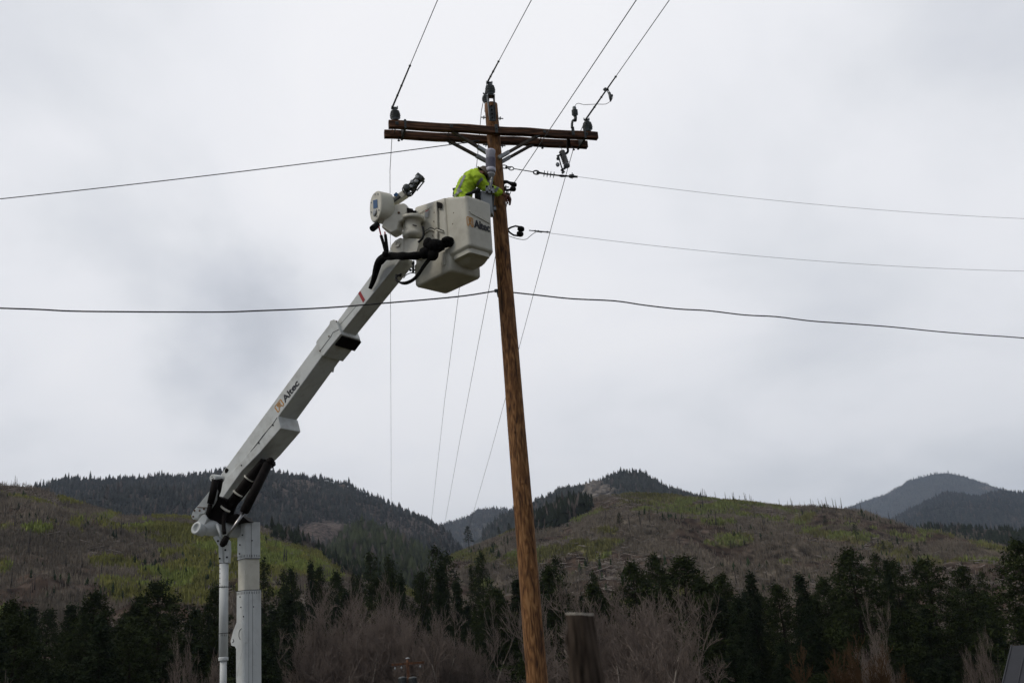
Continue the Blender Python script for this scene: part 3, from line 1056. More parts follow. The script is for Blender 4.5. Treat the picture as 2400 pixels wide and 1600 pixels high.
def bare_template(seed, H=11, spread=.42, stems=4, mt='twig'):
    random.seed(seed)
    tb, cb = MB(), MB()

    def grow(p, d, ln, r, depth):
        d = d.normalized()
        pts, rs = [p], [r]
        n = 3
        for i in range(n):
            d = (d + Vector((random.gauss(0, .22), random.gauss(0, .22), random.gauss(.07, .12)))).normalized()
            pts.append(pts[-1] + d * ln / n)
            rs.append(r * (1 - .38 * (i + 1) / n))
        (tb if depth < 2 else cb).tube(pts, [max(q_, .010) for q_ in rs], 5 if depth < 2 else 3, caps=False)
        if depth >= 5:
            return
        k = (3, 4, 4, 4, 5)[depth]
        for j in range(k):
            t = random.uniform(.35, 1.0)
            i0 = min(int(t * n), n - 1)
            q = pts[i0].lerp(pts[i0 + 1], t * n - i0)
            side = Vector((random.gauss(0, 1), random.gauss(0, 1), random.gauss(.15, .35))).normalized()
            nd_ = (d * 1.0 + side * random.uniform(.6, 1.35)).normalized()
            grow(q, nd_, ln * random.uniform(.48, .72), max(r * random.uniform(.42, .6), .011), depth + 1)
    for s in range(stems):
        a = s * 6.28 / stems + random.uniform(-.5, .5)
        d = Vector((math.cos(a) * spread * random.uniform(.3, 1), math.sin(a) * spread * random.uniform(.3, 1), 1))
        grow(Vector((math.cos(a) * .4, math.sin(a) * .4, 0)), d, H * random.uniform(.34, .46), .17, 0)
    # scale to the exact height
    zm = sorted(v[2] for v in cb.v)[int(len(cb.v) * .965)]
    for b in (tb, cb):
        b.v = [(x * H / zm, y * H / zm, z * H / zm) for x, y, z in b.v]
    return tb.mesh('trunk', M['twigpale' if mt == 'twig' else mt]), cb.mesh('crown', M[mt])


PINES = [conifer_template('pine', s) for s in (11, 12, 13, 14)]
FIRS = [conifer_template('fir', s) for s in (21, 22, 23)]
THIN = [conifer_template('thin', s) for s in (31, 32)]
BARE = [bare_template(s, 11, .5, 5) for s in (41, 42, 43)]
WILLOW = [bare_template(s, 7, .8, 7, 'rustshrub') for s in (51,)]
KIND = {'pine': (PINES, 20.0, 'pine_tree', 'pine tree'), 'fir': (FIRS, 20.0, 'fir_tree', 'fir tree'), 'thin': (THIN, 20.0, 'pine_tree', 'pine tree'),
        'bare': (BARE, 11.0, 'bare_tree', 'bare tree'), 'willow': (WILLOW, 7.0, 'willow_shrub', 'shrub')}


def tree(kind, px, py, y, label, group, wide=1.0, rs=None, hill=None):
    """a tree whose top is seen at (px, py), standing y metres ahead"""
    tl, H0, nm, cat = KIND[kind]
    top = at(px, py, y)
    if hill is None:
        gz = float(ground_z(top.x, top.y))
    else:
        gz = hill
    rr = random.Random(rs if rs is not None else int(px * 7 + py))
    tm, cm = tl[rr.randrange(len(tl))]
    h = max(top.z - gz, 1.0)
    e_ = empty(nm, (top.x, top.y, gz), label, cat, group)
    k = h / H0
    wv = wide * (k ** .35 if kind in ('pine', 'fir') else 1) / (k if kind in ('pine', 'fir') else 1)
    e_.scale = (k * wv * .86, k * wv * .86, k)
    e_.rotation_euler = (0, 0, rr.uniform(0, 6.28))
    for n_, me in (('trunk', tm), ('crown', cm)):
        o = bpy.data.objects.new(n_, me)
        col.objects.link(o)
        o.parent = e_
    return e_


T = [  # kind, top px, top py, distance, width, label
    ('pine', 52, 1415, 95, 1.05, 'broad dark pine at the far left edge, low and rounded'),
    ('pine', 222, 1396, 100, 1.1, 'tall dark pine with a ragged crown, second tall one from the left edge'),
    ('pine', 378, 1370, 98, 1.25, 'tallest broad pine left of the mast, rising against the green slope'),
    ('pine', 330, 1404, 108, .9, 'pine half hidden at the left shoulder of the tallest pine left of the mast'),
    ('pine', 500, 1382, 104, .8, 'narrow pine directly behind the thin strut of the lift mast'),
    ('thin', 620, 1318, 150, .8, 'slim sparse pine just right of the lift mast'),
    ('thin', 665, 1345, 165, .8, 'short round topped pine in the middle row, first right of the slim one'),
    ('pine', 682, 1338, 160, .7, 'middle row pine below the left end of the green slope'),
    ('fir', 724, 1322, 158, .8, 'pointed conifer with a bare spike top right of the lift mast'),
    ('pine', 747, 1336, 162, .7, 'round topped pine beside the spike topped conifer'),
    ('pine', 790, 1344, 155, .85, 'dense dark pine between the spike topped conifer and the valley mouth'),
    ('thin', 829, 1350, 165, .7, 'thin pale pine on the valley floor above the bare grove, left one of a pair'),
    ('thin', 843, 1354, 168, .7, 'thin pale pine on the valley floor above the bare grove, right one of a pair'),
    ('thin', 870, 1300, 185, 1.0, 'tall grey green pine in the valley mouth, left of centre'),
    ('thin', 912, 1310, 190, .9, 'tall grey green pine in the valley mouth under the left conductor'),
    ('pine', 885, 1362, 130, 1.0, 'bushy pine above the left part of the bare grove'),
    ('pine', 915, 1338, 145, .9, 'bushy dark pine standing in front of the valley mouth pines'),
    ('fir', 938, 1352, 140, .8, 'slender fir above the middle of the bare grove'),
    ('thin', 1022, 1286, 150, .9, 'tall open pine in the valley mouth, left of a close pair'),
    ('thin', 1046, 1303, 152, 1.2, 'tall flat topped pine in the valley mouth, right of a close pair'),
    ('fir', 1024, 1330, 118, 1.0, 'dense fir below the close pair of valley mouth pines'),
    ('fir', 1068, 1368, 125, .9, 'lower fir to the right of the close pair of valley mouth pines'),
    ('pine', 985, 1345, 150, .8, 'pine in front of the forest spur, left of the close pair'),
    ('thin', 1126, 1300, 170, .7, 'thin lone pine on the green meadow left of the pole'),
    ('thin', 1105, 1330, 172, .55, 'small thin pine beside the lone meadow pine'),
    ('thin', 1118, 1328, 168, .7, 'leaning thin pine beneath the lone meadow pine'),
    ('pine', 1165, 1384, 115, .8, 'small dark pine at the left side of the pole'),
    ('fir', 1205, 1360, 105, 1.0, 'tall dark fir directly behind the pole'),
    ('thin', 1304, 1308, 160, .9, 'narrow pine standing above its neighbours just right of the pole'),
    ('pine', 1283, 1332, 108, 1.0, 'large dark pine close to the right side of the pole'),
    ('pine', 1392, 1372, 112, 1.1, 'rounded pine between the pole and the wooden post'),
    ('thin', 1392, 1345, 150, .8, 'grey green pine behind the rounded pine above the wooden post'),
    ('pine', 1484, 1322, 104, 1.0, 'tall dark pine above the bare trees right of the wooden post'),
    ('pine', 1533, 1306, 118, .9, 'tall pine between the two darkest crowns right of the post'),
    ('pine', 1592, 1312, 100, 1.55, 'widest dark pine on the right half, with a massive rounded crown'),
    ('pine', 1640, 1352, 112, .9, 'pine merging into the right side of the widest crown'),
    ('pine', 1680, 1356, 108, .9, 'pointed dark pine right of the widest crown'),
    ('fir', 1752, 1346, 110, 1.0, 'narrow spired fir in the middle of the right half'),
    ('thin', 1694, 1346, 150, .9, 'grey green pine behind the pointed dark pine'),
    ('fir', 1720, 1400, 96, 1.0, 'lower fir in front of the narrow spired fir'),
    ('fir', 1870, 1350, 98, 1.1, 'spired fir to the left of the tall ragged pine'),
    ('pine', 1824, 1374, 102, .9, 'low dark pine left of the spired fir'),
    ('pine', 1915, 1362, 105, .9, 'round pine between the spired fir and the tall ragged pine'),
    ('pine', 1987, 1294, 96, 1.2, 'tall ragged pine with a visible dark trunk, highest on the right half'),
    ('thin', 2048, 1302, 140, 1.1, 'grey green open pine right of the tall ragged pine'),
    ('fir', 2074, 1316, 105, .6, 'dead topped spindly conifer right of the tall ragged pine'),
    ('pine', 2092, 1318, 112, .9, 'dark pine with a flat top right of the spindly conifer'),
    ('pine', 2162, 1316, 104, 1.25, 'broad dark pine with a rounded crown near the right edge'),
    ('pine', 2250, 1334, 112, 1.0, 'dark pine left of the gap near the right edge'),
    ('thin', 2300, 1342, 130, .9, 'dim pine in the gap near the right edge'),
    ('pine', 2382, 1274, 80, 1.1, 'tall dark pine cut by the right edge of the picture'),
    ('fir', 1150, 1440, 100, 1.0, 'dark fir between the bare grove and the pole'),
]
for k_, px, py, y_, wd, lb in T:
    tree(k_, px, py, y_, lb, 'conifers along the valley floor', wd * (1.1 if k_ != 'thin' else 1))

# lone trees standing on the slopes: foot found on the hill itself
def on_hill(h, px, py, q0=.0, q1=1.0):
    a, _ = az_el(px, py)
    best = None
    q = np.linspace(q0, q1, 260)
    x, y, z = h.z(np.full_like(q, a), q)
    qx, qy = np_proj(x, y, z)
    i = int(np.argmin(np.abs(qy - py)))
    return Vector((x[i], y[i], z[i]))


def slope_tree(kind, h, px, py_foot, py_top, label, group, wide=1.0):
    p = on_hill(h, px, py_foot)
    tl, H0, nm, cat = KIND[kind]
    ht = (py_foot - py_top) / F_PX * p.y
    e_ = empty(nm, p, label, cat, group)
    k = ht / H0
    e_.scale = (k * wide, k * wide, k)
    e_.rotation_euler = (0, 0, px)
    tm, cm = tl[int(px) % len(tl)]
    for n_, me in (('trunk', tm), ('crown', cm)):
        o = bpy.data.objects.new(n_, me)
        col.objects.link(o)
        o.parent = e_


for k_, h_, px, pf, pt, lb in (
        ('thin', HR1, 1455, 1242, 1199, 'lone pine on a bare stem halfway up the burnt hill'),
        ('thin', HR1, 1939, 1250, 1210, 'lone dark pine high on the burnt slope, left of three'),
        ('thin', HR1, 2010, 1275, 1230, 'lone dark pine on the burnt slope, middle of three'),
        ('thin', HR1, 2074, 1300, 1268, 'leaning thin pine on the right slope beside a trio of small pines'),
        ('thin', HR1, 2140, 1299, 1275, 'leftmost small pine of the trio on the right slope'),
        ('thin', HR1, 2156, 1308, 1274, 'middle pine of the trio on the right slope'),
        ('thin', HR1, 2172, 1300, 1270, 'rightmost full crowned pine of the trio on the right slope'),
        ('thin', HR1, 1100, 1300, 1235, 'thin pine on the skyline of the slope just left of the pole'),
        ('thin', HR1, 1170, 1262, 1236, 'taller of the skyline pines directly left of the pole'),
        ('thin', HR1, 1195, 1256, 1226, 'skyline pine touching the left side of the pole'),
        ('thin', HR1, 1222, 1248, 1218, 'skyline pine peeping out beside the pole')):
    slope_tree(k_, h_, px, pf, pt, lb, 'lone pines on the slopes', 1.5)

# lower conifers that pack the belt beneath the tall crowns
random.seed(77)
fill = []
ANCH = [(-40, 'past the far left edge'), (52, 'beneath the low rounded pine at the left edge'), (140, 'between the left edge pine and the ragged pine'), (222, 'beneath the ragged pine on the left'), (300, 'right of the ragged pine on the left'),
        (378, 'beneath the tallest pine left of the mast'), (440, 'between the tallest left pine and the thin strut'), (510, 'behind the thin strut'), (580, 'behind the lift mast'), (650, 'just right of the lift mast'), (724, 'beneath the spike topped conifer'),
        (800, 'above the left half of the bare grove'), (900, 'above the centre of the bare grove'), (980, 'above the right half of the bare grove'), (1046, 'beneath the close pair of valley mouth pines'), (1126, 'beneath the lone meadow pine'), (1190, 'close to the left side of the pole'),
        (1283, 'close to the right side of the pole'), (1350, 'behind the wooden post'), (1420, 'right of the wooden post'), (1500, 'left of the widest pine crown'), (1592, 'beneath the widest pine crown'), (1680, 'right of the widest pine crown'),
        (1752, 'beneath the narrow spired fir'), (1824, 'between the narrow spired fir and the spired fir'), (1890, 'beneath the spired fir'), (1987, 'beneath the tall ragged pine'), (2074, 'beneath the spindly dead topped conifer'),
        (2162, 'beneath the broad rounded pine near the right edge'), (2250, 'left of the gap near the right edge'), (2330, 'in the gap near the right edge'), (2400, 'behind the dark roof at the right edge')]
for i in range(4000):
    if len(fill) >= 190: break
    px = random.uniform(-80, 2480)
    y_ = random.uniform(72, 175)
    base_top = 1420 if px < 560 else (1385 if px < 1250 else 1385)
    py = (random.uniform(base_top, 1450) if random.random() < .6 else random.uniform(1420, 1540)) if y_ > 100 else random.uniform(1450, 1590)
    if 690 < px < 1130 and py < 1400 and y_ < 120: continue
    if (700 < px < 1120 or 1270 < px < 1540 or 1930 < px < 2130) and y_ < 112: continue
    g = at(px, py, y_)
    if any((g.x - q.x) ** 2 + (g.y - q.y) ** 2 < 9 for q in fill): continue
    fill.append(g)
    sp_ = min(ANCH, key=lambda q_: abs(q_[0] - px))
    row = 'front row' if y_ < 98 else ('middle row' if y_ < 135 else 'back row')
    side = 'left of the lift mast' if px < 560 else ('between the mast and the pole' if px < 1220 else ('between the pole and the widest pine crown' if px < 1600 else 'right of the widest pine crown'))
    kk = random.choice(['fir', 'fir', 'fir', 'pine'])
    tree(kk, px, py, y_, '%s %s, lower belt, %s' % (row, 'pine' if kk == 'pine' else 'fir', sp_[1]), 'lower %ss %s' % (kk, side), random.uniform(1.1, 1.5))

# leafless cottonwoods and willows in front of the conifers
BT = [
    ('bare', 740, 1510, 66, .9, 'leafless tree at the left end of the bare grove, lowest of the grove'),
    ('bare', 758, 1482, 68, .9, 'leafless tree with two upright pale stems in the left part of the grove'),
    ('bare', 800, 1462, 72, 1.0, 'mauve leafless tree left of the centre of the bare grove'),
    ('bare', 842, 1438, 74, 1.05, 'tall leafless tree, left of the two highest in the grove'),
    ('bare', 890, 1434, 77, 1.0, 'leafless tree in the back of the grove between its two highest crowns'),
    ('bare', 925, 1436, 75, 1.1, 'highest leafless tree in the centre of the bare grove'),
    ('bare', 968, 1444, 72, 1.0, 'leafless tree on the right shoulder of the bare grove'),
    ('bare', 1000, 1470, 68, .9, 'leafless tree sloping down at the right side of the grove'),
    ('bare', 870, 1490, 64, 1.1, 'front leafless tree below the centre of the grove'),
    ('bare', 950, 1500, 62, 1.0, 'front leafless tree just above the distant pole'),
    ('bare', 790, 1530, 60, 1.0, 'front leafless tree low in the left part of the grove'),
    ('bare', 1030, 1494, 60, 1.0, 'pale stemmed leafless tree right of the distant pole'),
    ('bare', 1072, 1500, 62, .95, 'leafless tree with long white limbs at the right end of the grove'),
    ('bare', 1088, 1520, 66, .7, 'last small leafless tree before the dark gap left of the pole'),
    ('bare', 1305, 1510, 58, .9, 'leafless tree squeezed between the pole and the wooden post'),
    ('bare', 1420, 1418, 66, 1.0, 'tall leafless tree directly behind the wooden post'),
    ('bare', 1455, 1432, 70, .85, 'leafless tree with fine upright twigs right of the wooden post'),
    ('bare', 1495, 1446, 64, .95, 'leafless tree with a forked pale limb right of the wooden post'),
    ('bare', 1520, 1500, 60, .85, 'low leafless tree against the widest pine'),
    ('bare', 1440, 1510, 58, .9, 'front leafless tree low beside the wooden post'),
    ('bare', 430, 1545, 70, .6, 'small leafless tree at the bottom edge left of the mast'),
    ('bare', 20, 1568, 64, .6, 'dim leafless tree in the bottom left corner'),
    ('bare', 2000, 1500, 62, .6, 'upright leafless tree low on the right half'),
    ('bare', 2070, 1530, 66, .5, 'thin leafless tree right of the upright one on the right half'),
    ('bare', 2290, 1520, 60, .4, 'slender pale leafless tree left of the dark roof'),
    ('willow', 1965, 1556, 56, 1.0, 'rust brown willow shrub at the bottom edge on the right half'),
    ('willow', 2050, 1572, 56, .9, 'grey brown willow shrub right of the rust brown one'),
]
for k_, px, py, y_, wd, lb in BT:
    if 690 < px < 1120 and k_ == 'bare': y_ = max(y_ + 17, 86)
    tree(k_, px, py, y_, lb, 'leafless trees at the bottom of the valley', wd * (.60 if px < 1150 or px > 1600 else .74))


# burnt snags
def snag_template(seed):
    random.seed(seed)
    mb = MB()
    H = 10.0
    lean = random.gauss(0, .03)
    pts = [Vector((lean * H * t + random.gauss(0, .03), random.gauss(0, .03), H * t)) for t in (0, .3, .6, .85, 1)]
    mb.tube(pts, [.36, .30, .22, .14, .06], 5)
    for i in range(random.randint(3, 14)):
        t = random.uniform(.3, .95)
        a = random.uniform(0, 6.28)
        p = Vector((lean * H * t, 0, H * t))
        ln = random.uniform(.25, .9)
        mb.tube([p, p + Vector((math.cos(a) * ln, math.sin(a) * ln, random.uniform(-.15, .35)))], [.055, .02], 3, caps=False)
    return mb.mesh('snag', M['snag'])


SN = [snag_template(s) for s in range(60, 66)]


def snag(p, h, label, group, rnd):
    o = bpy.data.objects.new('burnt_snag', rnd.choice(SN))
    col.objects.link(o)
    o.location = p
    k = h / 10
    o.scale = (k * 1.2, k * 1.2, k)
    o.rotation_euler = (rnd.gauss(0, .03), rnd.gauss(0, .05), rnd.uniform(0, 6.28))
    tag(o, label, 'dead tree', group)


rnd = random.Random(9)
def ORD(i):
    i += 1
    return '%d%s' % (i, 'th' if 10 < i % 100 < 14 else {1: 'st', 2: 'nd', 3: 'rd'}.get(i % 10, 'th'))


LS = [30, 38, 42, 64, 90, 96, -30, -60, 12, 50, 72]
RS_ = []
for px, hp in ((30, 14), (38, 26), (42, 20), (64, 14), (90, 18), (96, 24), (-30, 20), (-60, 16), (12, 10), (50, 8), (72, 9)):
    p = on_hill(HL1, px, 1100, .93, 1.0)
    snag(p, hp / F_PX * p.y, '%s dead tree, %s from the left on the left skyline' % ('tall' if hp > 15 else 'short', ORD(sorted(LS).index(px))), 'dead trees on the left skyline', rnd)
RSK = [1622, 1626, 1631, 1633, 1603, 1655, 1677, 1688, 1694, 1697, 1709, 1722, 1724, 1733, 1737, 1741, 1756, 1775, 1799, 1817, 1827, 1829, 1846, 1857, 1871, 1877, 1890, 1897, 1907, 1922, 1928, 1940, 1973, 1984, 1962, 2004, 2019, 2044, 2060, 2078, 1790, 1765, 1643, 1810]
for px, hp in ((1622, 22), (1626, 26), (1631, 24), (1633, 18), (1603, 12), (1655, 20), (1677, 22), (1688, 14), (1694, 22), (1697, 24), (1709, 18), (1722, 26), (1724, 22), (1733, 24), (1737, 20), (1741, 14), (1756, 12), (1775, 10),
               (1799, 20), (1817, 18), (1827, 24), (1829, 18), (1846, 14), (1857, 13), (1871, 20), (1877, 16), (1890, 20), (1897, 16), (1907, 24), (1922, 22), (1928, 20), (1940, 25), (1973, 16), (1984, 22), (1962, 10), (2004, 14), (2019, 16), (2044, 22), (2060, 20), (2078, 18), (1790, 9), (1765, 9), (1643, 10), (1810, 9)):
    p = on_hill(HR1, px, 1000, .93, 1.0)
    snag(p, hp * 1.0 / F_PX * p.y, '%s dead tree, %s from the left on the long skyline right of the peak' % ('tall' if hp > 15 else 'short', ORD(sorted(RSK).index(px))), 'dead trees on the right skyline', rnd)
cnt = 0
while cnt < 95:
    px, py = rnd.uniform(1100, 2300), rnd.uniform(1190, 1400)
    a, el = az_el(px, py)
    if el > np.interp(a, HR1.a, HR1.t) - .008: continue
    p = on_hill(HR1, px, py, .1)
    snag(p, rnd.uniform(8, 36) / F_PX * p.y, 'charred stem on %s slope, %s' % ('upper' if py < 1250 else 'middle' if py < 1320 else 'lower', min(ANCH, key=lambda q_: abs(q_[0] - px))[1]), 'dead stems on the right slope', rnd)
    cnt += 1
cnt = 0
while cnt < 60:
    px, py = rnd.uniform(0, 780), rnd.uniform(1195, 1400)
    a, el = az_el(px, py)
    if el > np.interp(a, HL1.a, HL1.t) - .008: continue
    p = on_hill(HL1, px, py, .1)
    snag(p, rnd.uniform(10, 42) / F_PX * p.y, 'charred stem on %s slope, %s' % ('upper' if py < 1250 else 'middle' if py < 1320 else 'lower', min(ANCH, key=lambda q_: abs(q_[0] - px))[1]), 'dead stems on the left hillside', rnd)
    cnt += 1


# things whose wording would coincide are told apart by their height in the picture
from collections import defaultdict
same = defaultdict(list)
bpy.context.view_layer.update()
for o in list(col.objects):
    if o.parent is None and o.get('label') and (', lower belt, ' in o['label'] or o['label'].startswith('charred stem')):
        same[o['label']].append(o)
RANK = ['', 'second ', 'third ', 'fourth ', 'fifth ', 'sixth ', 'seventh ', 'eighth ', 'ninth ', 'tenth ', 'eleventh ', 'twelfth ']
for lb, os_ in same.items():
    if len(os_) < 2: continue
    def top_y(o):
        h_ = 20 if o.type == 'EMPTY' else 10
        p = o.matrix_world @ Vector((0, 0, h_))
        return np_proj(p.x, p.y, p.z)[1]
    for i, o in enumerate(sorted(os_, key=top_y)):
        o['label'] = (RANK[min(i, 11)] + 'highest ' + lb).replace(' row ', ' ').replace('lower belt, ', 'in the belt, ')


# ------------------------------------------------------------------ utility pole
PB = Vector((-.035, 15.4, 0))
gz = float(ground_z(PB.x, PB.y))
TOPZ = 10.62


def bolt(mb, p, ax, r=.018, h=.03):
    ax = Vector(ax).normalized()
    mb.lathe(p, ax, [(r * 1.5, 0), (r * 1.5, .006), (r, .007), (r, h)], 6, False)


pole = empty('utility_pole', (PB.x, PB.y, gz), 'tall brown wooden utility pole with a double crossarm, the one the lineman works on', 'utility pole')
mb = MB()
zs = np.linspace(gz - .3, TOPZ, 60)
random.seed(3)
nn = 28
vs, fs = [], []
for i, z_ in enumerate(zs):
    r_ = .112 + (TOPZ - z_) / TOPZ * .052
    for k in range(nn):
        a = 2 * math.pi * k / nn
        rr_ = r_ * (1 + .02 * math.sin(3 * a + z_ * .7) + .012 * math.sin(7 * a + z_ * 2.3) + random.gauss(0, .004))
        vs.append((PB.x + rr_ * math.cos(a), PB.y + rr_ * math.sin(a), z_))
for i in range(len(zs) - 1):
    for k in range(nn):
        fs.append((i * nn + k, i * nn + (k + 1) % nn, (i + 1) * nn + (k + 1) % nn, (i + 1) * nn + k))
fs.append(tuple((len(zs) - 1) * nn + k for k in range(nn)))
mb.add(vs, fs, True)
shaft = mb.build('shaft', M['pole'], pole)
# knots and gouges raised on the shaft
mb = MB()
for px, py, s_ in ((1236, 1290, .05), (1242, 1180, .04), (1224, 1130, .03), (1246, 1330, .045), (1232, 1460, .05), (1262, 1420, .03), (1200, 870, .03), (1206, 1010, .035), (1180, 620, .025), (1212, 985, .03), (1188, 700, .02), (1196, 780, .03)):
    p = at(px, py, 15.4 - .14)
    d = (p - PB)
    d.z = 0
    d.normalize()
    c = Vector((PB.x, PB.y, p.z)) + d * (.112 + (TOPZ - p.z) / TOPZ * .052 - .004)
    side = d.cross(Z)
    mb.ball(c, (s_ * .5, .012, s_), (side, d, Z), 10)
mb.build('knot', M['pole'], shaft)

H = Vector((3.547, .992, 0)).normalized()           # along the crossarms
Fd = Vector((H.y, -H.x, 0))                         # towards the photographer
AZ = 10.03
mid = Vector((PB.x, PB.y, AZ))


def arm(off, l0, l1, dz):
    m_ = MB()
    a, b = mid + Fd * off + H * l0 + Z * dz, mid + Fd * off + H * l1 + Z * dz
    w, h, c = .098, .135, .022
    sec = [(-w / 2, -h / 2), (w / 2, -h / 2), (w / 2, h / 2 - c), (w / 2 - c, h / 2), (-w / 2 + c, h / 2), (-w / 2, h / 2 - c)]
    n = 24
    vs, fs = [], []
    for i in range(n + 1):
        p = a.lerp(b, i / n) + Z * (.006 * math.sin(i * .9)) + Fd * .003 * math.sin(i * 1.7)
        vs += [p + Fd * q[0] + Z * q[1] for q in sec]
    k = len(sec)
    for i in range(n):
        for j in range(k):
            fs.append((i * k + j, i * k + (j + 1) % k, (i + 1) * k + (j + 1) % k, (i + 1) * k + j))
    fs += [tuple(range(k))[::-1], tuple(n * k + j for j in range(k))]
    m_.add(vs, fs)
    me = m_.mesh('crossarm', M['arm'])
    bm = bmesh.new()
    bm.from_mesh(me)
    bmesh.ops.recalc_face_normals(bm, faces=bm.faces)
    # object frame turned so that the grain runs along the arm
    T = Matrix((Fd.to_4d(), Z.to_4d(), (-H).to_4d(), (0, 0, 0, 1)))
    for r_ in range(3): T[r_][3] = 0
    rot = T.to_3x3()
    c0 = (a + b) / 2
    for v in bm.verts:
        v.co = rot @ (v.co - c0)
    bm.to_mesh(me)
    bm.free()
    o = bpy.data.objects.new('crossarm', me)
    col.objects.link(o)
    o.parent = pole
    m4 = rot.transposed().to_4x4()
    o.matrix_local = Matrix.Translation(c0 - Vector(pole.location)) @ m4
    return o


front = arm(.165, -1.83, 1.84, 0)
front['label'] = 'nearer of the two crossarms'
rear = arm(-.165, -1.86, 1.76, 0)
rear['label'] = 'farther of the two crossarms'


def ap(t, off, dz=0):
    return mid + H * t + Fd * off + Z * dz


# through bolts, straps and the wide flat washers
mb = MB()
for t in (-1.70, -.78, .86, 1.62):
    mb.cyl(ap(t, .26, 0), ap(t, -.26, 0), .009, 8)
    for off in (.22, -.22):
        mb.box(ap(t, off, 0), (.055, .008, .055), (H, Fd, Z))
for t in (-1.62, -.74, .92, 1.50):
    mb.cyl(ap(t, -.165, -.065), ap(t, -.165, -.115), .010, 6)
    mb.cyl(ap(t, -.165, -.105), ap(t, -.165, -.12), .022, 8)
mb.box(ap(0, .222, 0), (.05, .012, .16), (H, Fd, Z))
mb.cyl(ap(0, .25, 0), ap(0, -.25, 0), .011, 8)
for z_, a in ((10.36, 0), (9.83, .3), (9.05, .1), (8.93, .1)):
    mb.cyl(Vector((PB.x, PB.y, z_)) - H * .20, Vector((PB.x, PB.y, z_)) + H * .20, .010, 8)
    for s_ in (-1, 1):
        mb.box(Vector((PB.x, PB.y, z_)) + H * .145 * s_, (.012, .05, .05), (H, Fd, Z))
mb.build('bolt', M['darksteel'], pole)
for t in (-1.56, 1.60):
    m_ = MB()
    m_.box(ap(t, .0, .0), (.035, .44, .16), (H, Fd, Z))
    m_.build('strap', M['darksteel'], pole)

# four wooden braces with steel end ferrules
for (x0, y0, off0, x1, y1, ye) in ((1042, 297, .165, 1140, 357, 15.28), (1036, 322, -.165, 1137, 376, 15.50), (1262, 317, .165, 1174, 367, 15.28), (1250, 338, -.165, 1178, 378, 15.50)):
    n_ = Fd
    a = onpl(x0, y0, mid + Fd * off0, n_)
    b = at(x1, y1, ye)
    m_ = MB()
    d = (b - a).normalized()
    m_.bar(a, b - d * .14, .055, .05)
    br = m_.build('brace', M['brace'], pole, bevel=.01)
    m_ = MB()
    m_.bar(b - d * .17, b + d * .05, .064, .058)
    m_.build('ferrule', M['steel'], br)
    m_ = MB()
    m_.bar(a - d * .02, a + d * .07, .064, .058)
    m_.build('ferrule', M['darksteel'], br)


def insulator(base, ax, s, parent, name='insulator', top=True):
    """post-top insulator of stacked sheds with a grooved head"""
    m_ = MB()
    pr = [(.030, 0), (.055, .005), (.058, .05)]
    for i in range(4):
        z0 = .05 + i * .036
        w = (.088, .092, .088, .078)[i]
        pr += [(.048, z0), (w, z0 + .010), (w * .98, z0 + .018), (.050, z0 + .030)]
    pr += [(.050, .198), (.036, .206), (.036, .222), (.046, .232), (.046, .248), (.03, .256), (.001, .257)]
    m_.lathe(base, ax, [(r * s, h * s) for r, h in pr], 22)
    if top:
        hp = Vector(base) + Vector(ax) * .235 * s
        m_.tube([hp - H * .05 * s, hp - H * .05 * s + Z * .045 * s], .012 * s, 6)
        m_.tube([hp + H * .045 * s, hp + H * .045 * s + Z * .05 * s], .012 * s, 6)
    o = m_.build(name, M['porcelain'], parent)
    return hp if top else Vector(base) + Vector(ax) * .25 * s


tLp = (onpl(926, 268, mid + Fd * .165, Fd) - mid).dot(H)
tRp = (onpl(1377, 298, mid + Fd * .165, Fd) - mid).dot(H)
hpL = insulator(ap(tLp, .165, .067), Z, .98, pole)
hpR = insulator(ap(tRp, .165, .067), Z, .98, pole)
# pole-top bracket, U channel of two cheeks with a perforated web
bt = at(1150, 226, 15.22)
m_ = MB()
bb = at(1154, 284, 15.22)
dv = (bt - bb).normalized()
for s_ in (-1, 1):
    m_.prism([bb + H * .045 * s_, bb + H * .045 * s_ + Fd * .03, bt + H * .05 * s_ + Fd * .05, bt + H * .05 * s_ - Fd * .05], H * .012 * s_)
m_.bar(bb - dv * .0, bb + (bt - bb) * .62, .09, .012, up=Fd)
m_.box(bt, (.13, .12, .014), (H, Fd, Z))
m_.cyl(bt, bt + Z * .05, .02, 8)
br = m_.build('pole_top_bracket', M['darksteel'], pole, fix=True)
for i in range(4):
    c = bb + (bt - bb) * (.12 + .16 * i) + Fd * .012
    m_ = MB()
    m_.lathe(c, Fd, [(.014, 0), (.014, .012), (.001, .013)], 8)
    m_.build('bolt', M['blackpaint'], br)
hpC = insulator(bt + Z * .02, Z, .98, pole)
insulator(at(1139, 241, 15.62), Z, .72, pole)
m_ = MB()
m_.bar(at(1139, 241, 15.60), at(1139, 262, 15.55), .05, .02)
m_.build('rear_bracket', M['steel'], pole)


# ------------------------------------------------------------------ wires
def sag(a, b, s, n=24):
    a, b = Vector(a), Vector(b)
    return [a.lerp(b, i / n) - Z * s * 4 * (i / n) * (1 - i / n) for i in range(n + 1)]


def wire(name, pts, r, label, cat, m='wire', n=6, group=None):
    mb_ = MB()
    mb_.tube(pts, r, n)
    return tag(mb_.build(name, M[m]), label, cat, group)


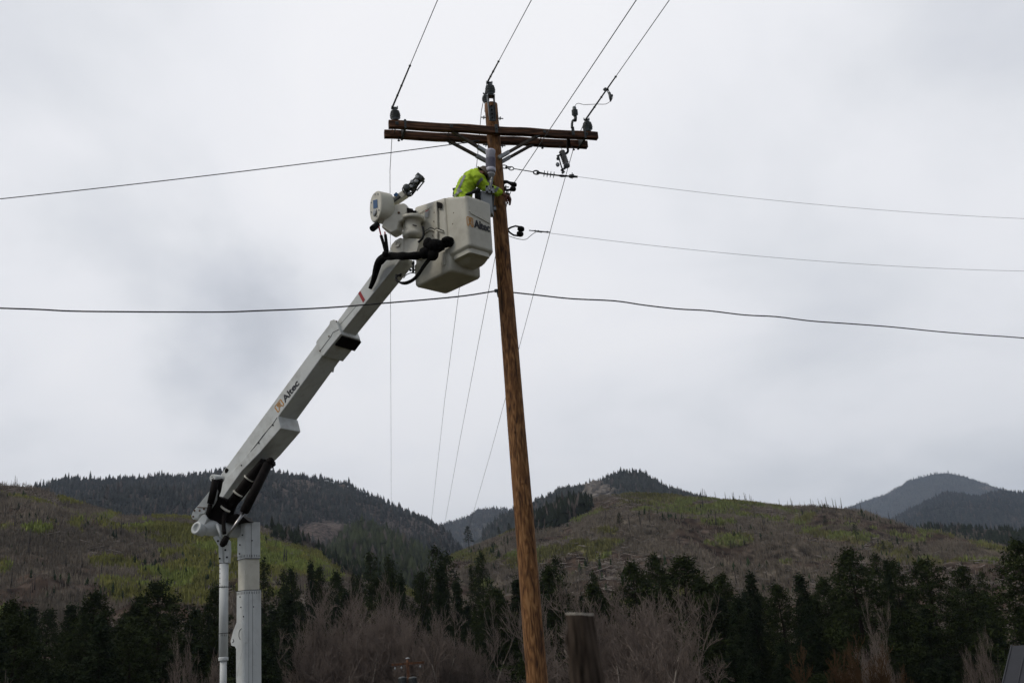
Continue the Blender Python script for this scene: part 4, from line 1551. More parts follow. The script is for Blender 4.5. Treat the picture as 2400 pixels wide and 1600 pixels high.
# distant pole down in the valley, next along the line
DY = 70.0
dtop = at(955, 1543, DY)
dgz = float(ground_z(dtop.x, dtop.y))
dp = empty('utility_pole', (dtop.x, dtop.y, dgz), 'small distant brown utility pole with one crossarm, low in front of the leafless grove', 'utility pole')
m_ = MB()
m_.tube([(dtop.x, dtop.y, dgz - .3), dtop], [.17, .12], 14)
m_.build('shaft', M['arm'], dp)
m_ = MB()
m_.lathe(dtop, Z, [(.15, 0), (.15, .03), (.06, .08), (.001, .09)], 12)
m_.build('pole_cap', M['steel'], dp)
da, db_ = at(917, 1557, DY - .25), at(994, 1551, DY - .25)
db_.z = da.z = (da.z + db_.z) / 2
m_ = MB()
m_.bar(da, db_, .13, .15)
m_.build('crossarm', M['arm'], dp)
for px, py in ((926, 1565), (941, 1563), (985, 1560)):
    m_ = MB()
    m_.lathe(at(px, py, DY - .25), -Z, [(.02, -.10), (.05, 0), (.06, .05), (.03, .10)], 10)
    m_.build('insulator', M['greybox'], dp)
for px in (944, 968):
    m_ = MB()
    m_.lathe(at(px, 1612, DY - .4), Z, [(.27, 0), (.28, .05), (.28, .62), (.29, .66), (.2, .72), (.05, .74)], 16)
    m_.build('transformer', M['darksteel'], dp)

fL, fC, fR, fN = atz(1025, 0, 10.35), atz(1260, 0, 10.6), atz(1586, 0, 10.05), atz(1513, 0, 8.75)


def through(f, h, tail, name, label, sagv=.9, r=.006):
    """one conductor: from behind the photographer, over its insulator, down to the distant pole"""
    d = (f - h)
    far = h + d * 3.2
    far.z = h.z + (f.z - h.z) * 1.6
    p = sag(far, h, .0, 12)
    p = [far.lerp(h, i / 12) for i in range(13)]
    return wire(name, p + tail, r, label, 'power line')


neck = hpL - H * .05
tL = [onpl(914, 305, mid - Fd * .22, Fd), at(914, 318, 15.9)]
tL = [at(914, 400, 17.5), at(915, 600, 22), at(916, 900, 33), at(917, 1180, 51), at(919, 1400, 66), da + Z * .1]
through(fL, neck, [neck + Vector((-.02, .25, -.10))] + tL, 'power_line', 'power line over the left insulator, then dropping straight down the picture to the valley')
through(fC, hpC - H * .05, [at(1128, 262, 15.75), at(1118, 380, 17.2), at(1076, 680, 23.5), at(1042, 940, 34), at(1013, 1200, 50), at(990, 1400, 66), dtop], 'power_line', 'power line over the pole top insulator, then passing behind the buckets to the valley')
through(fR, hpR - H * .03, [at(1345, 345, 16.6), at(1301, 500, 18.8), at(1218, 810, 26), at(1150, 1060, 39), at(1098, 1240, 52), at(1050, 1400, 65), db_ + Z * .1], 'power_line', 'power line over the right insulator, then crossing behind the pole to the valley')
cN = at(1204, 430, 15.35)
through(fN, cN, [at(1190, 470, 15.8), at(1163, 590, 18.5), at(1120, 810, 26), at(1080, 1020, 36), at(1040, 1240, 50), at(1000, 1420, 66), dtop - Z * .9], 'power_line', 'lowest line, ending on the black clevis beside the hands and running on to the valley')
# thick preformed wraps where the lines tie to the insulators
for i, (h, f, w1, lb) in enumerate(((hpL - H * .05, fL, 1.3, 'dark wrap on the line at the left insulator'), (hpC - H * .05, fC, .75, 'dark wrap on the line at the pole top insulator'), (hpR - H * .03, fR, 1.5, 'dark wrap on the line at the right insulator'))):
    d = (f - h).normalized()
    d2 = (h + (f - h) * .25 - h)
    tgt = Vector((h.x + (f.x - h.x), h.y + (f.y - h.y), h.z + (f.z - h.z) * 1.0))
    dd = (h + (f - h) * 3.2)
    dd.z = h.z + (f.z - h.z) * 1.6
    d = (dd - h).normalized()
    m_ = MB()
    m_.tube([h, h + d * w1 * .5, h + d * w1], [.017, .014, .012], 7)
    for t in (.32, .55, 1.0):
        m_.ball(h + d * w1 * t, .022, None, 6)
    tag(m_.build('line_wrap', M['darksteel']), lb, 'line wrap', 'preformed wraps on the conductors')

# side wires
lp = at(1124, 330, 15.3)
le = atz(-220, 489, 9.45)
wire('guy_wire', sag(le, lp, .05), .009, 'straight steel wire running from the pole under the crossarm out to the left edge', 'wire')
wire('guy_grip', [lp, lp.lerp(le, .03)], .019, 'dark grip wound on the straight left wire close to the pole', 'wire grip', 'darksteel')


def fit(pix, z0, z1, y0=None):
    a, b = atz(*pix[0], z0), atz(*pix[-1], z1)
    out = []
    nrm = (b - a).cross(Z)
    for q in pix:
        out.append(onpl(q[0], q[1], a, nrm))
    return out


def smooth(p, n=4):
    out = []
    for i in range(len(p) - 1):
        p0, p1, p2, p3 = p[max(i - 1, 0)], p[i], p[i + 1], p[min(i + 2, len(p) - 1)]
        for k in range(n):
            t = k / n
            out.append(.5 * ((2 * p1) + (p2 - p0) * t + (2 * p0 - 5 * p1 + 4 * p2 - p3) * t * t + (-p0 + 3 * p1 - 3 * p2 + p3) * t ** 3))
    return out + [p[-1]]


cabL = [(-260, 713), (0, 722), (90, 725), (170, 729), (300, 730.5), (400, 731), (525, 731), (610, 728), (700, 724.5), (790, 719.5), (880, 712), (1000, 702), (1090, 693), (1166, 681)]
cabR = [(1190, 684), (1255, 691), (1340, 700), (1440, 705), (1510, 715), (1590, 724), (1660, 728), (1745, 738), (1820, 742), (1900, 752), (1985, 758), (2090, 766), (2200, 777), (2300, 785), (2400, 792), (2700, 818)]
pp = smooth(fit(cabL, 7.4, 7.18)) + smooth(fit(cabR, 7.18, 7.3))
cb_ = wire('telecom_cable', pp, .0125, 'thick black wavy cable crossing the whole picture and the pole below the buckets', 'cable', 'cable')
m_ = MB()
cp = pp[len(smooth(fit(cabL, 7.4, 7.18))) - 1]
m_.cyl(cp + Vector((-.01, -.03, 0)), cp + Vector((0, .3, 0)), .012, 8)
m_.box(cp, (.10, .03, .05))
m_.build('suspension_clamp', M['darksteel'], pole)

w1 = at(1352, 414, 15.5)
we1 = atz(2440, 514, 8.9)
wire('service_wire', sag(w1, we1, .12) + [w1.lerp(we1, 2.0) + Z * .4, w1.lerp(we1, 3.2) + Z * 1.4], .0035, 'thin pale wire running right from the insulator string with four discs', 'wire', 'steel')
w2 = at(1240, 540, 15.35)
we2 = atz(2440, 636, 7.9)
wire('service_wire', sag(w2, we2, .15) + [w2.lerp(we2, 2.0) + Z * .5, w2.lerp(we2, 3.2) + Z * 1.6], .0035, 'thin pale wire running right from the lower black clevis', 'wire', 'steel')

# dead-end string on the right
e0 = at(1172, 391, 15.40)
ds = empty('insulator_string', e0, 'horizontal dead end string of chain links, rod and four thin discs right of the pole', 'insulator string')


def ring_pts(c, ax1, ax2, r1, r2, n=16):
    return [c + ax1 * r1 * math.cos(2 * math.pi * i / n) + ax2 * r2 * math.sin(2 * math.pi * i / n) for i in range(n + 1)]


def P(px, py, y=15.45):
    return at(px, py, y)


sx = (P(1300, 408) - P(1200, 394)).normalized()
sy = sx.cross(Y).normalized()
m_ = MB()
m_.tube(ring_pts(P(1182, 391), sx, sy, .055, .030), .009, 6)
m_.ball(P(1187, 393), .026, None, 8)
m_.tube(ring_pts(P(1192, 393), sx, sy, .03, .018), .008, 6)
m_.tube(ring_pts(P(1198, 395), sx, sy, .045, .032), .009, 6)
m_.tube([P(1172, 391, 15.40), P(1177, 391)], .012, 6)
m_.build('link', M['darksteel'], ds)
m_ = MB()
m_.tube([P(1204, 395.5), P(1250, 403)], .009, 6)
m_.tube(ring_pts(P(1257, 404.5), sx, sy, .05, .034), .012, 6)
m_.ball(P(1261, 405), .03, None, 8)
m_.build('eye_rod', M['darksteel'], ds)
m_ = MB()
m_.tube([P(1263, 405), P(1280, 408), P(1310, 411.5), P(1316, 412.5), P(1334, 413)], [.018, .014, .014, .024, .013], 10)
ir = m_.build('insulator_core', M['rubber'], ds)
for px, py in ((1275.5, 407), (1283, 408), (1290.5, 409), (1298, 410)):
    m_ = MB()
    c = P(px, py)
    m_.lathe(c - sx * .008, sx, [(.015, 0), (.055, .004), (.057, .008), (.055, .012), (.015, .018)], 18)
    m_.build('disc', M['porcelain'], ir)
m_ = MB()
m_.tube([P(1333, 413), P(1338, 413.5), P(1346, 414), P(1354, 414.5)], [.022, .036, .022, .018], 8)
m_.tube([P(1341, 405), P(1341, 419)], .009, 6)
m_.box(P(1340, 412), (.08, .04, .04))
m_.build('strain_clamp', M['darksteel'], ds)


def clevis(c, ax, sd, s, label, pitch=0):
    """U shaped clevis holding a spool"""
    e_ = empty('clevis', c, label, 'clevis', 'black clevises on the right side of the pole')
    m_ = MB()
    L_ = .22 * s
    up = [c, c + ax * .05 * s + sd * .045 * s, c + ax * .11 * s + sd * .075 * s, c + ax * L_ + sd * .072 * s]
    dn = [c, c + ax * .05 * s - sd * .045 * s, c + ax * .11 * s - sd * .075 * s, c + ax * L_ - sd * .072 * s]
    m_.tube(up, .014 * s, 7)
    m_.tube(dn, .014 * s, 7)
    m_.build('bow', M['blackpaint'], e_)
    m_ = MB()
    k = c + ax * (L_ - .02 * s)
    for q in (-1, 1):
        m_.lathe(k + sd * (.006 * s if q > 0 else -.006 * s), sd * q, [(.030 * s, 0), (.05 * s, .012 * s), (.055 * s, .035 * s), (.045 * s, .062 * s), (.02 * s, .075 * s)], 14)
    m_.build('spool', M['rubber'], e_)
    return e_


cl = clevis(at(1189, 538, 15.42), sx, sy, 1.12, 'lower black clevis with a two lobed spool, level with the lettering on the bucket')
m_ = MB()
m_.tube(ring_pts(at(1181, 538, 15.42), sx, sy, .05, .022), .008, 6)
m_.tube([at(1168, 537, 15.4), at(1176, 538, 15.42)], .011, 6)
m_.build('eye_bolt', M['darksteel'], cl)
cl2 = clevis(at(1176, 434, 15.38), sx, sy, 1.0, 'upper black clevis with spool just above the gloved hand')
m_ = MB()
m_.tube(smooth([at(1176, 428, 15.38), at(1186, 425.5, 15.38), at(1197, 431, 15.38), at(1202, 436, 15.38)]), .026, 8)
m_.tube(smooth([at(1178, 443, 15.38), at(1188, 446, 15.38), at(1197, 444, 15.38), at(1203, 441, 15.38)]), .022, 8)
m_.ball(at(1202, 435, 15.38), .036, None, 8)
m_.ball(at(1202, 442, 15.38), .034, None, 8)
m_.build('cover', M['rubber'], cl2)

m_ = MB()
m_.tube(smooth([at(1192, 553, 15.45), at(1214, 560, 15.45), at(1232, 561, 15.45), at(1243, 553, 15.45), at(1256, 544, 15.45), at(1270, 545, 15.5)]), .0055, 6)
tag(m_.build('tail_wire', M['wire']), 'thin drooping tail wire under the lower clevis', 'wire')
m_ = MB()
gp = [w2.lerp(we2, t) for t in np.linspace(0, .035, 8)]
m_.tube(gp, .009, 6)
for i in (2, 3, 6):
    m_.ball(gp[i], .018, None, 6)
tag(m_.build('wire_grip', M['darksteel']), 'short grip twisted on the wire right of the lower clevis', 'wire grip')
m_ = MB()
m_.tube(smooth([at(1190, 447, 15.4), at(1196, 460, 15.4), at(1197, 470, 15.4), at(1191, 472, 15.4)]), .004, 5)
m_.tube(smooth([at(1189, 447, 15.4), at(1190, 460, 15.4), at(1188, 472, 15.4), at(1187, 480, 15.4)]), .005, 5)
tag(m_.build('loose_wire', M['wire']), 'thin loose wire loop dangling beside the hands at the pole', 'wire')

# fuse cutout hanging under the crossarm
fc = empty('fuse_cutout', at(1326, 345, 15.75), 'grey ribbed fuse cutout hanging tilted under the right crossarm', 'fuse cutout')
YC = 15.72
m_ = MB()
m_.tube(smooth([at(1331, 322, YC), at(1330, 342, YC), at(1331, 355, YC), at(1325, 361, YC)]), .022, 7)
m_.box(at(1333, 331, YC + .02), (.05, .03, .17))
m_.build('bracket', M['blackpaint'], fc)
a, b = at(1316, 353, YC), at(1328, 388, YC)
ax = (b - a)
ln = ax.length
ax.normalize()
pr = [(.02, 0), (.045, .01)]
for i in range(7):
    z0 = .02 + i * (ln - .05) / 7
    pr += [(.042, z0), (.058, z0 + .010), (.055, z0 + .016), (.042, z0 + .03)]
pr += [(.05, ln - .02), (.06, ln), (.05, ln + .035), (.02, ln + .045)]
m_ = MB()
m_.lathe(a, ax, pr, 16)
m_.build('insulator', mat('worn_grey_porcelain', (.17, .165, .16), .4, (.26, .25, .24), 20), fc)
m_ = MB()
m_.tube([at(1309, 366, YC - .1), at(1314, 385, YC - .1), at(1319, 400, YC - .1)], .012, 8)
m_.ball(at(1308, 372, YC - .1), .035, None, 6)
m_.tube([at(1306, 366, YC - .08), at(1316, 362, YC - .03)], .018, 6)
m_.build('fuse_tube', M['darksteel'], fc)
m_ = MB()
m_.ball(at(1307, 386, YC - .08), (.035, .02, .045), None, 10)
m_.build('arc_shield', M['steel'], fc)
m_ = MB()
for q in ((1318, 398), (1324, 394), (1326, 387), (1320, 404), (1328, 391)):
    m_.box(at(q[0], q[1], YC - .08), (.055, .035, .03), (Vector((.8, 0, .6)), Y, Vector((-.6, 0, .8))))
m_.tube([at(1318, 403, YC), at(1328, 384, YC)], .010, 6)
m_.build('lower_contact', M['darksteel'], fc)
m_ = MB()
m_.tube(smooth([at(1310, 343, YC), at(1316, 348, YC), at(1317, 354, YC)]), .005, 5)
m_.tube(smooth([at(1340, 344, YC), at(1344, 350, YC), at(1345, 352, YC)]), .004, 5)
m_.build('lead', M['wire'], fc)

# arrester on the crossarm with its tap wire and hot line clamp
sa = empty('surge_arrester', at(1346, 278, 15.55), 'small dark ribbed arrester standing on a bracket on the right crossarm, left of the insulator', 'surge arrester')
YA = 15.5
m_ = MB()
a, b = at(1348, 273, YA), at(1346, 252, YA)
ax = (b - a)
ln = ax.length
ax.normalize()
pr = [(.03, 0), (.035, .02)]
for i in range(4):
    z0 = .025 + i * .026
    pr += [(.035, z0), (.056, z0 + .008), (.055, z0 + .013), (.036, z0 + .024)]
pr += [(.03, .135), (.036, .15), (.03, ln + .01), (.01, ln + .02)]
m_.lathe(a, ax, pr, 16)
m_.build('insulator', M['porcelain'], sa)
m_ = MB()
m_.tube([at(1349, 274, YA), at(1348, 284, YA)], .028, 8)
m_.tube(smooth([at(1349, 284, YA), at(1344, 282, YA), at(1341, 288, YA), at(1340.5, 300, YA)]), .022, 7)
fpl = mid + Fd * .222
m_.prism([onpl(1338.5, 298, fpl, Fd), onpl(1345, 298, fpl, Fd), onpl(1347, 317, fpl, Fd), onpl(1340.5, 317, fpl, Fd)], Fd * .014)
m_.build('bracket', M['darksteel'], sa, fix=True)
wire('tap_wire', smooth([at(1347, 251, YA), at(1350, 245, YA), at(1356, 242.5, YA), at(1368, 245.5, YA), at(1385, 245, YA), at(1402, 244.5, YA), at(1418, 244.5, YA), at(1426, 241, YA), at(1433, 235, YA), at(1436, 228, YA), at(1434, 222, YA)]), .005,
     'thin curved wire looping from the small arrester up to the clamp on the right line', 'wire')
hc = empty('line_clamp', at(1421, 210, 15.1), 'dark clamp hung on the right power line above the crossarm', 'line clamp')
YH = 15.1
m_ = MB()
m_.ball(at(1419, 210, YH), (.045, .03, .032), None, 8)
m_.tube([at(1417, 207, YH), at(1426, 211, YH)], .02, 7)
m_.tube([at(1425, 209, YH), at(1428, 217, YH)], .009, 6)
m_.tube([at(1422, 212, YH), at(1427, 222, YH)], .007, 6)
m_.build('jaw', M['darksteel'], hc)
m_ = MB()
m_.tube([at(1428, 217, YH), at(1431, 228, YH), at(1431, 238, YH)], [.022, .03, .012], 8)
m_.ball(at(1434, 224, YH), .024, None, 6)
m_.build('stirrup', M['darksteel'], hc)

# ------------------------------------------------------------------ grey switch case with ribbed bushing, held at the pole
YB = 14.98
rc = empty('switch_case', at(1137, 470, YB), 'grey metal case with pale ribbed bushing above it, on the left side of the pole', 'switch case')
a, b = at(1150, 405, YB), at(1149.5, 352, YB)
ax = (b - a)
ln = ax.length
ax.normalize()
m_ = MB()
pr = [(.05, 0), (.080, .012), (.086, .03), (.085, .075), (.074, .085)]
m_.lathe(a, ax, pr, 28)
bu = m_.build('bushing', M['bushing'], rc)
z1 = ln - .155
m_ = MB()
m_.lathe(a + ax * (z1 - .002), ax, [(.070, 0), (.078, .006), (.078, .105), (.084, .118), (.084, .143), (.074, .155), (.02, .157)], 28)
m_.build('cap', M['bushing'], bu)
m_ = MB()
pr = [(.072, 0)]
nr = 9
for i in range(nr):
    z0 = (z1 - .085) * i / nr
    s_ = (z1 - .085) / nr
    pr += [(.069, z0 + .001), (.069, z0 + s_ * .35), (.083, z0 + s_ * .45), (.083, z0 + s_ * .85), (.069, z0 + s_ * .98)]
m_.lathe(a + ax * .083, ax, pr, 28, smooth=False)
t_ = M['bushing']
rb = m_.build('ribs', mat('violet_grey_ribs', (.30, .29, .37), .5), bu)
m_ = MB()
for i in range(nr):
    z0 = .083 + (z1 - .085) * i / nr
    s_ = (z1 - .085) / nr
    m_.lathe(a + ax * (z0 + .0005), ax, [(.0705, 0), (.0705, s_ * .33)], 28)
m_.build('groove', M['bushdark'], bu)
m_ = MB()
m_.lathe(at(1150, 420, YB), (a - at(1150, 420, YB)).normalized(), [(.02, 0), (.045, .005), (.048, .05), (.07, .075), (.075, .10)], 20)
m_.build('terminal', mat('cloudy_clear_plastic', (.33, .33, .34), .3), rc)
m_ = MB()
m_.bar(at(1152, 416, YB - .03), at(1147, 446, YB - .10), .035, .02)
m_.bar(at(1155, 416, YB), at(1152, 440, YB - .05), .012, .015)
m_.prism([at(1138, 435, YB - .09), at(1158, 435.5, YB - .09), at(1159, 452, YB - .09), at(1138.5, 451.5, YB - .09)], Vector((0, .02, 0)))
pl = m_.build('bracket', M['steel'], rc, fix=True)
for q in ((1141, 437), (1155, 437.5), (1141.5, 449.5), (1152, 449.5)):
    m_ = MB()
    bolt(m_, at(q[0], q[1], YB - .095), (0, -1, 0), .012, .02)
    m_.build('bolt', M['blackpaint'], pl)
# case
m_ = MB()
c0, c1, c2, c3 = at(1121, 447, YB - .04), at(1152, 452, YB - .04), at(1154, 500, YB - .04), at(1123, 500, YB - .04)
m_.prism([c0, c1, c2, c3], Vector((.02, .17, 0)))
bx = m_.build('case', M['greybox'], rc, bevel=.008)
m_ = MB()
m_.prism([at(1129, 450, YB - .05), at(1131, 450, YB - .05), at(1132, 480, YB - .05), at(1130, 480, YB - .05)], Vector((0, .012, 0)))
m_.prism([at(1119.5, 446, YB - .055), at(1153.5, 450.5, YB - .055), at(1153.5, 453, YB - .055), at(1119.5, 448.5, YB - .055)], Vector((.02, .2, 0)))
m_.build('rim', M['steel'], bx, fix=True)
m_ = MB()
m_.prism([at(1153, 455, YB + .02), at(1159, 456, YB + .02), at(1155, 500, YB + .02), at(1151, 500, YB + .02)], Vector((0, .05, 0)))
m_.box(at(1158, 489, 15.18), (.07, .14, .05))
m_.box(at(1153, 497, 15.12), (.035, .10, .14))
m_.build('mounting_bar', M['darksteel'], rc, fix=True)
m_ = MB()
m_.box(at(1159, 489, 15.10), (.055, .02, .05))
m_.build('cable_clip', M['steel'], rc)

# ------------------------------------------------------------------ weathered post close by
pt = at(1366, 1443, 2.9)
po = empty('wooden_post', (pt.x, pt.y, float(ground_z(pt.x, pt.y))), 'weathered dark wooden post with a sawn top, close and out of focus', 'post')
m_ = MB()
nn = 72
ca, cbm = at(1356, 1440, 2.9), at(1377, 1620, 2.9)
axp = (ca - cbm).normalized()
vs, fs = [], []
zs = np.linspace(ca.z, -.05, 60)
for i, z_ in enumerate(zs):
    c = ca + (cbm - ca) * ((ca.z - z_) / (ca.z - cbm.z))
    for k in range(nn):
        a = 2 * math.pi * k / nn
        r_ = .0365 + .010 * min(1, (ca.z - z_) / .18) + .0035 * math.sin(3 * a + 1) + .002 * math.sin(5 * a + z_ * 8) + .0014 * math.sin(11 * a + 2 * z_) + .0010 * math.sin(17 * a - 3 * z_)
        if abs(((a - math.pi + .5) + math.pi) % (2 * math.pi) - math.pi) < .5:
            r_ += .006 * math.exp(-((ca.z - z_ - .065) / .02) ** 2) - .006 * math.exp(-((ca.z - z_ - .035) / .012) ** 2)
        p = Vector((c.x + r_ * math.cos(a), c.y + r_ * math.sin(a), z_ - (.004 * math.cos(a) if i == 0 else 0)))
        vs.append(p)
for i in range(len(zs) - 1):
    for k in range(nn):
        fs.append((i * nn + k, (i + 1) * nn + k, (i + 1) * nn + (k + 1) % nn, i * nn + (k + 1) % nn))
m_.add(vs, fs, True)
m_.build('timber', M['post'], po)
m_ = MB()
vv = [Vector(v) for v in vs[:nn]]
cc_ = sum(vv, Vector()) / nn
rim = [cc_ + (v - cc_) * 1.0 for v in vv]
m_.add(rim + [cc_ + (v - cc_) * .93 + Z * .004 for v in rim], [(k, (k + 1) % nn, nn + (k + 1) % nn, nn + k) for k in range(nn)] + [tuple(range(nn, 2 * nn))])
m_.build('sawn_top', M['posttop'], po)

# ------------------------------------------------------------------ building with a dark metal roof, bottom right
rA = at(2371, 1513, 30)
ho = empty('house', (rA.x + 4, 32, float(ground_z(rA.x + 4, 32))), 'house corner with a dark ribbed metal roof at the bottom right edge', 'house')
rB = rA + Vector((7, -.3, 0))
eA = atz(2349, 1606, rA.z - 1.55)
eA = at(2349, 1606, 28.6)
eB = eA + (rB - rA)
m_ = MB()
m_.prism([rA, rB, eB, eA], Vector((0, .05, -.10)))
back = Vector((3.2, 2 * (rA.y - eA.y), 0))
m_.prism([rA + Vector((0, .003, 0)), rB + Vector((0, .003, 0)), eB + back, eA + back], Vector((0, -.05, -.10)))
rf = m_.build('roof', M['roof'], ho, fix=True)
m_ = MB()
for i in range(18):
    t = i / 17
    m_.bar(rA.lerp(rB, t) + Z * .015, eA.lerp(eB, t) + Z * .015, .03, .04)
m_.build('seam', M['roof'], rf)
hg = float(ground_z(eA.x, eA.y)) - .5
m_ = MB()
q0, q1 = eA + Vector((.8, .35, -.25)), eB + Vector((-.3, .35, -.25))
q2, q3 = q1 + back * .82, q0 + back * .82
for a, b in ((q0, q1), (q1, q2), (q2, q3), (q3, q0)):
    m_.prism([a, b, Vector((b.x, b.y, hg)), Vector((a.x, a.y, hg))], (b - a).cross(Z).normalized() * .06)
for e1_, e2_ in ((q0, q3), (q1, q2)):
    top_ = (e1_ + e2_) / 2
    m_.prism([e1_ + Vector((.1, 0, 0)), e2_ + Vector((.1, 0, 0)), Vector((top_.x + .1, top_.y, rA.z - .35))], Vector((.06 if e1_ is q0 else -.06, 0, 0)))
m_.build('wall', M['wall'], ho, fix=True)


# ------------------------------------------------------------------ aerial lift
Pm, Pt = at(515, 1180, 17.4), at(945, 560, 15.15)
hb = Vector((Pt.x - Pm.x, Pt.y - Pm.y, 0)).normalized()
nb = Vector((hb.y, -hb.x, 0))                      # towards the photographer
if nb.y > 0: nb = -nb
lz = float(ground_z(-4.8, 17.4))
lift = empty('bucket_lift', (-4.75, 17.5, lz), 'white articulated bucket lift with telescopic boom and two cream buckets raised to the pole', 'bucket lift')


def bp(px, py, off=0.0):
    """pixel on the boom's side plane, moved off (towards the photographer if positive)"""
    return onpl(px, py, Pm + nb * off, nb)


def bprism(name, pts, m, off=0, w=.42, parent=None, bevel=0, label=None):
    b_ = MB()
    b_.prism([bp(x, y, off) for x, y in pts], -nb * w)
    return b_.build(name, M[m], parent or lift, bevel=bevel, label=label, fix=True)


WB = .44
# boom sections
outer = bprism('outer_boom', [(517, 1111), (748, 796), (765, 821), (655, 973), (540, 1128), (522, 1150), (509, 1138)], 'white', 0, WB, bevel=.018)
cover = bprism('boom_cover', [(651, 974), (658, 1003), (609, 1060), (566, 1104), (520, 1169), (508, 1156), (512, 1140), (560, 1086), (590, 1050), (622, 1012)], 'white', .022, WB + .044, bevel=.014)
collar = bprism('boom_collar', [(740, 803), (742, 798), (771, 760), (773, 752), (781, 748), (788, 752), (797, 776), (799, 782), (791, 792), (757, 834), (752, 832)], 'white', .03, WB + .06, bevel=.012)
inner = bprism('inner_boom', [(782, 764), (915, 583), (940, 600), (936, 612), (799, 781)], 'white', -.035, .345, bevel=.012)
bprism('collar_block', [(789, 789), (799, 782), (803, 788), (787, 810), (779, 803)], 'blackpaint', -.02, .48, collar, bevel=.006)
b_ = MB()
for x, y in ((771, 788), (750, 822), (789, 753)):
    bolt(b_, bp(x, y, .032), nb, .010, .008)
b_.build('bolt', M['rust'], collar)
b_ = MB()   # seams of the collar casing
for p in (((750, 822), (776, 788), (780, 779), (794, 772)),):
    b_.tube([bp(x, y, .031) for x, y in p], .005, 5)
b_.build('seam', M['ink'], collar)
b_ = MB()
for x, y in ((640, 996), (607, 1038), (566, 1090)):
    bolt(b_, bp(x, y, .024), nb, .010, .008)
b_.build('bolt', M['blackpaint'], cover)
b_ = MB()
b_.tube([bp(x, y, .024) for x, y in ((650, 977), (640, 992), (625, 1010), (617, 1020), (600, 1042), (587, 1058))], [.005, .006, .005, .009, .007, .003], 5)
b_.build('gap', M['ink'], cover)
b_ = MB()
c0 = bp(655, 1004, .02)
for s_ in (.07, .40):
    d_ = (bp(658, 1003) - bp(609, 1060)).normalized()
    un = nb.cross(d_).normalized()
    if un.z > 0: un = -un
    b_.lathe(bp(652, 1009, .02) - nb * s_, un, [(.016, -.01), (.016, .006), (.001, .007)], 8)
b_.build('bolt', M['blackpaint'], cover)
b_ = MB()
b_.prism([bp(x, y, -.0325) for x, y in ((839.5, 687.5), (844, 681.5), (855.5, 702), (851, 709))], nb * .0035)
b_.build('red_band', M['red'], inner, fix=True)
b_ = MB()   # thin seams along the inner boom
b_.tube([bp(793, 765, -.034), bp(837, 715, -.034)], .003, 4)
b_.build('seam', M['ink'], inner)
# little blister under the outer boom
b_ = MB()
ub = bp(757, 834) - nb * .40
b_.prism([onpl(x, y, Pm - nb * .42, nb) for x, y in ((765, 852), (782, 832), (787, 845), (778, 858), (775, 871), (766, 868))], -nb * .07)
b_.build('blister', M['white'], outer, fix=True)


# lettering: Altec with its outlined emblem
def letters(parent, origin, ux, uy, hgt, logo_w, name='lettering', sx_=1.0):
    n_ = ux.cross(uy).normalized()
    cu = bpy.data.curves.new('txt', 'FONT')
    cu.body = 'Altec'
    cu.size = hgt * 1.40
    cu.offset = hgt * .012
    cu.extrude = .001
    cu.space_character = .96
    cu.shear = 0
    tmp = bpy.data.objects.new('txt', cu)
    col.objects.link(tmp)
    dg = bpy.context.evaluated_depsgraph_get()
    me = bpy.data.meshes.new_from_object(tmp.evaluated_get(dg))
    bpy.data.objects.remove(tmp)
    me.materials.clear()
    me.materials.append(M['ink'])
    tx = origin + ux * logo_w
    xs_ = [v.co.x for v in me.vertices]
    sx_ = sx_ / (max(xs_) - min(xs_))
    for v in me.vertices:
        c = v.co.copy()
        v.co = tx + ux * c.x * sx_ + uy * c.y + n_ * c.z
    me.name = name
    o = link(name, me, parent)
    for q_, (dx_, dy_) in enumerate(((.035, 0), (.0175, .02), (.0175, -.02))):      # heavier strokes
        m2 = me.copy()
        for v in m2.vertices:
            v.co = v.co + ux * dx_ * hgt + uy * dy_ * hgt + n_ * .0004 * (q_ + 1)
        bm = bmesh.new()
        bm.from_mesh(me)
        bm.from_mesh(m2)
        bm.to_mesh(me)
        bm.free()
    # emblem: nested outlined squares making an upright A
    m_ = MB()
    s = hgt
    W_ = logo_w * .88
    th = s * .10

    def rect(x0, y0, x1, y1):
        m_.prism([origin + ux * x0 * W_ + uy * y0 * s, origin + ux * x1 * W_ + uy * y0 * s, origin + ux * x1 * W_ + uy * y1 * s, origin + ux * x0 * W_ + uy * y1 * s], n_ * .002)
    t_ = .11
    def loop(pts):
        for i in range(len(pts)):
            a, b = pts[i], pts[(i + 1) % len(pts)]
            x0, x1 = min(a[0], b[0]), max(a[0], b[0])
            y0, y1 = min(a[1], b[1]), max(a[1], b[1])
            if x1 - x0 > y1 - y0: rect(x0, y0 - t_ / 2, x1, y0 + t_ / 2)
            else: rect(x0 - t_ / 2, y0 + t_ / 2 * 1.04, x0 + t_ / 2, y1 - t_ / 2 * 1.04)
    loop([(.10, 1.05), (.96, 1.05), (.96, -.02), (.74, -.02), (.74, .28), (.30, .28), (.30, -.02), (.04, -.02), (.04, 1.05)][:8])
    loop([(.32, .84), (.74, .84), (.74, .66), (.32, .66)])
    rect(.34, .44, .74, .52)
    m_.build('emblem', M['orange'], parent, fix=True)
    return o


lo_, lt_ = bp(660, 958, .0025), bp(702, 900, .0025)
ux = (bp(700, 912, .002) - bp(655, 974, .002)).normalized()
# in the boom's plane, along the boom and square to it
ub_ = (bp(765, 821) - bp(655, 973)).normalized()
vb_ = nb.cross(ub_)
if vb_.z < 0: vb_ = -vb_
o0, o1 = bp(651, 966, .002), bp(701, 900, .002)
ub_ = (o1 - o0).normalized()
vb_ = nb.cross(ub_)
if vb_.z < 0: vb_ = -vb_
letters(outer, o0, ub_, vb_, .125, (o1 - o0).length * .34, sx_=(o1 - o0).length * .67)

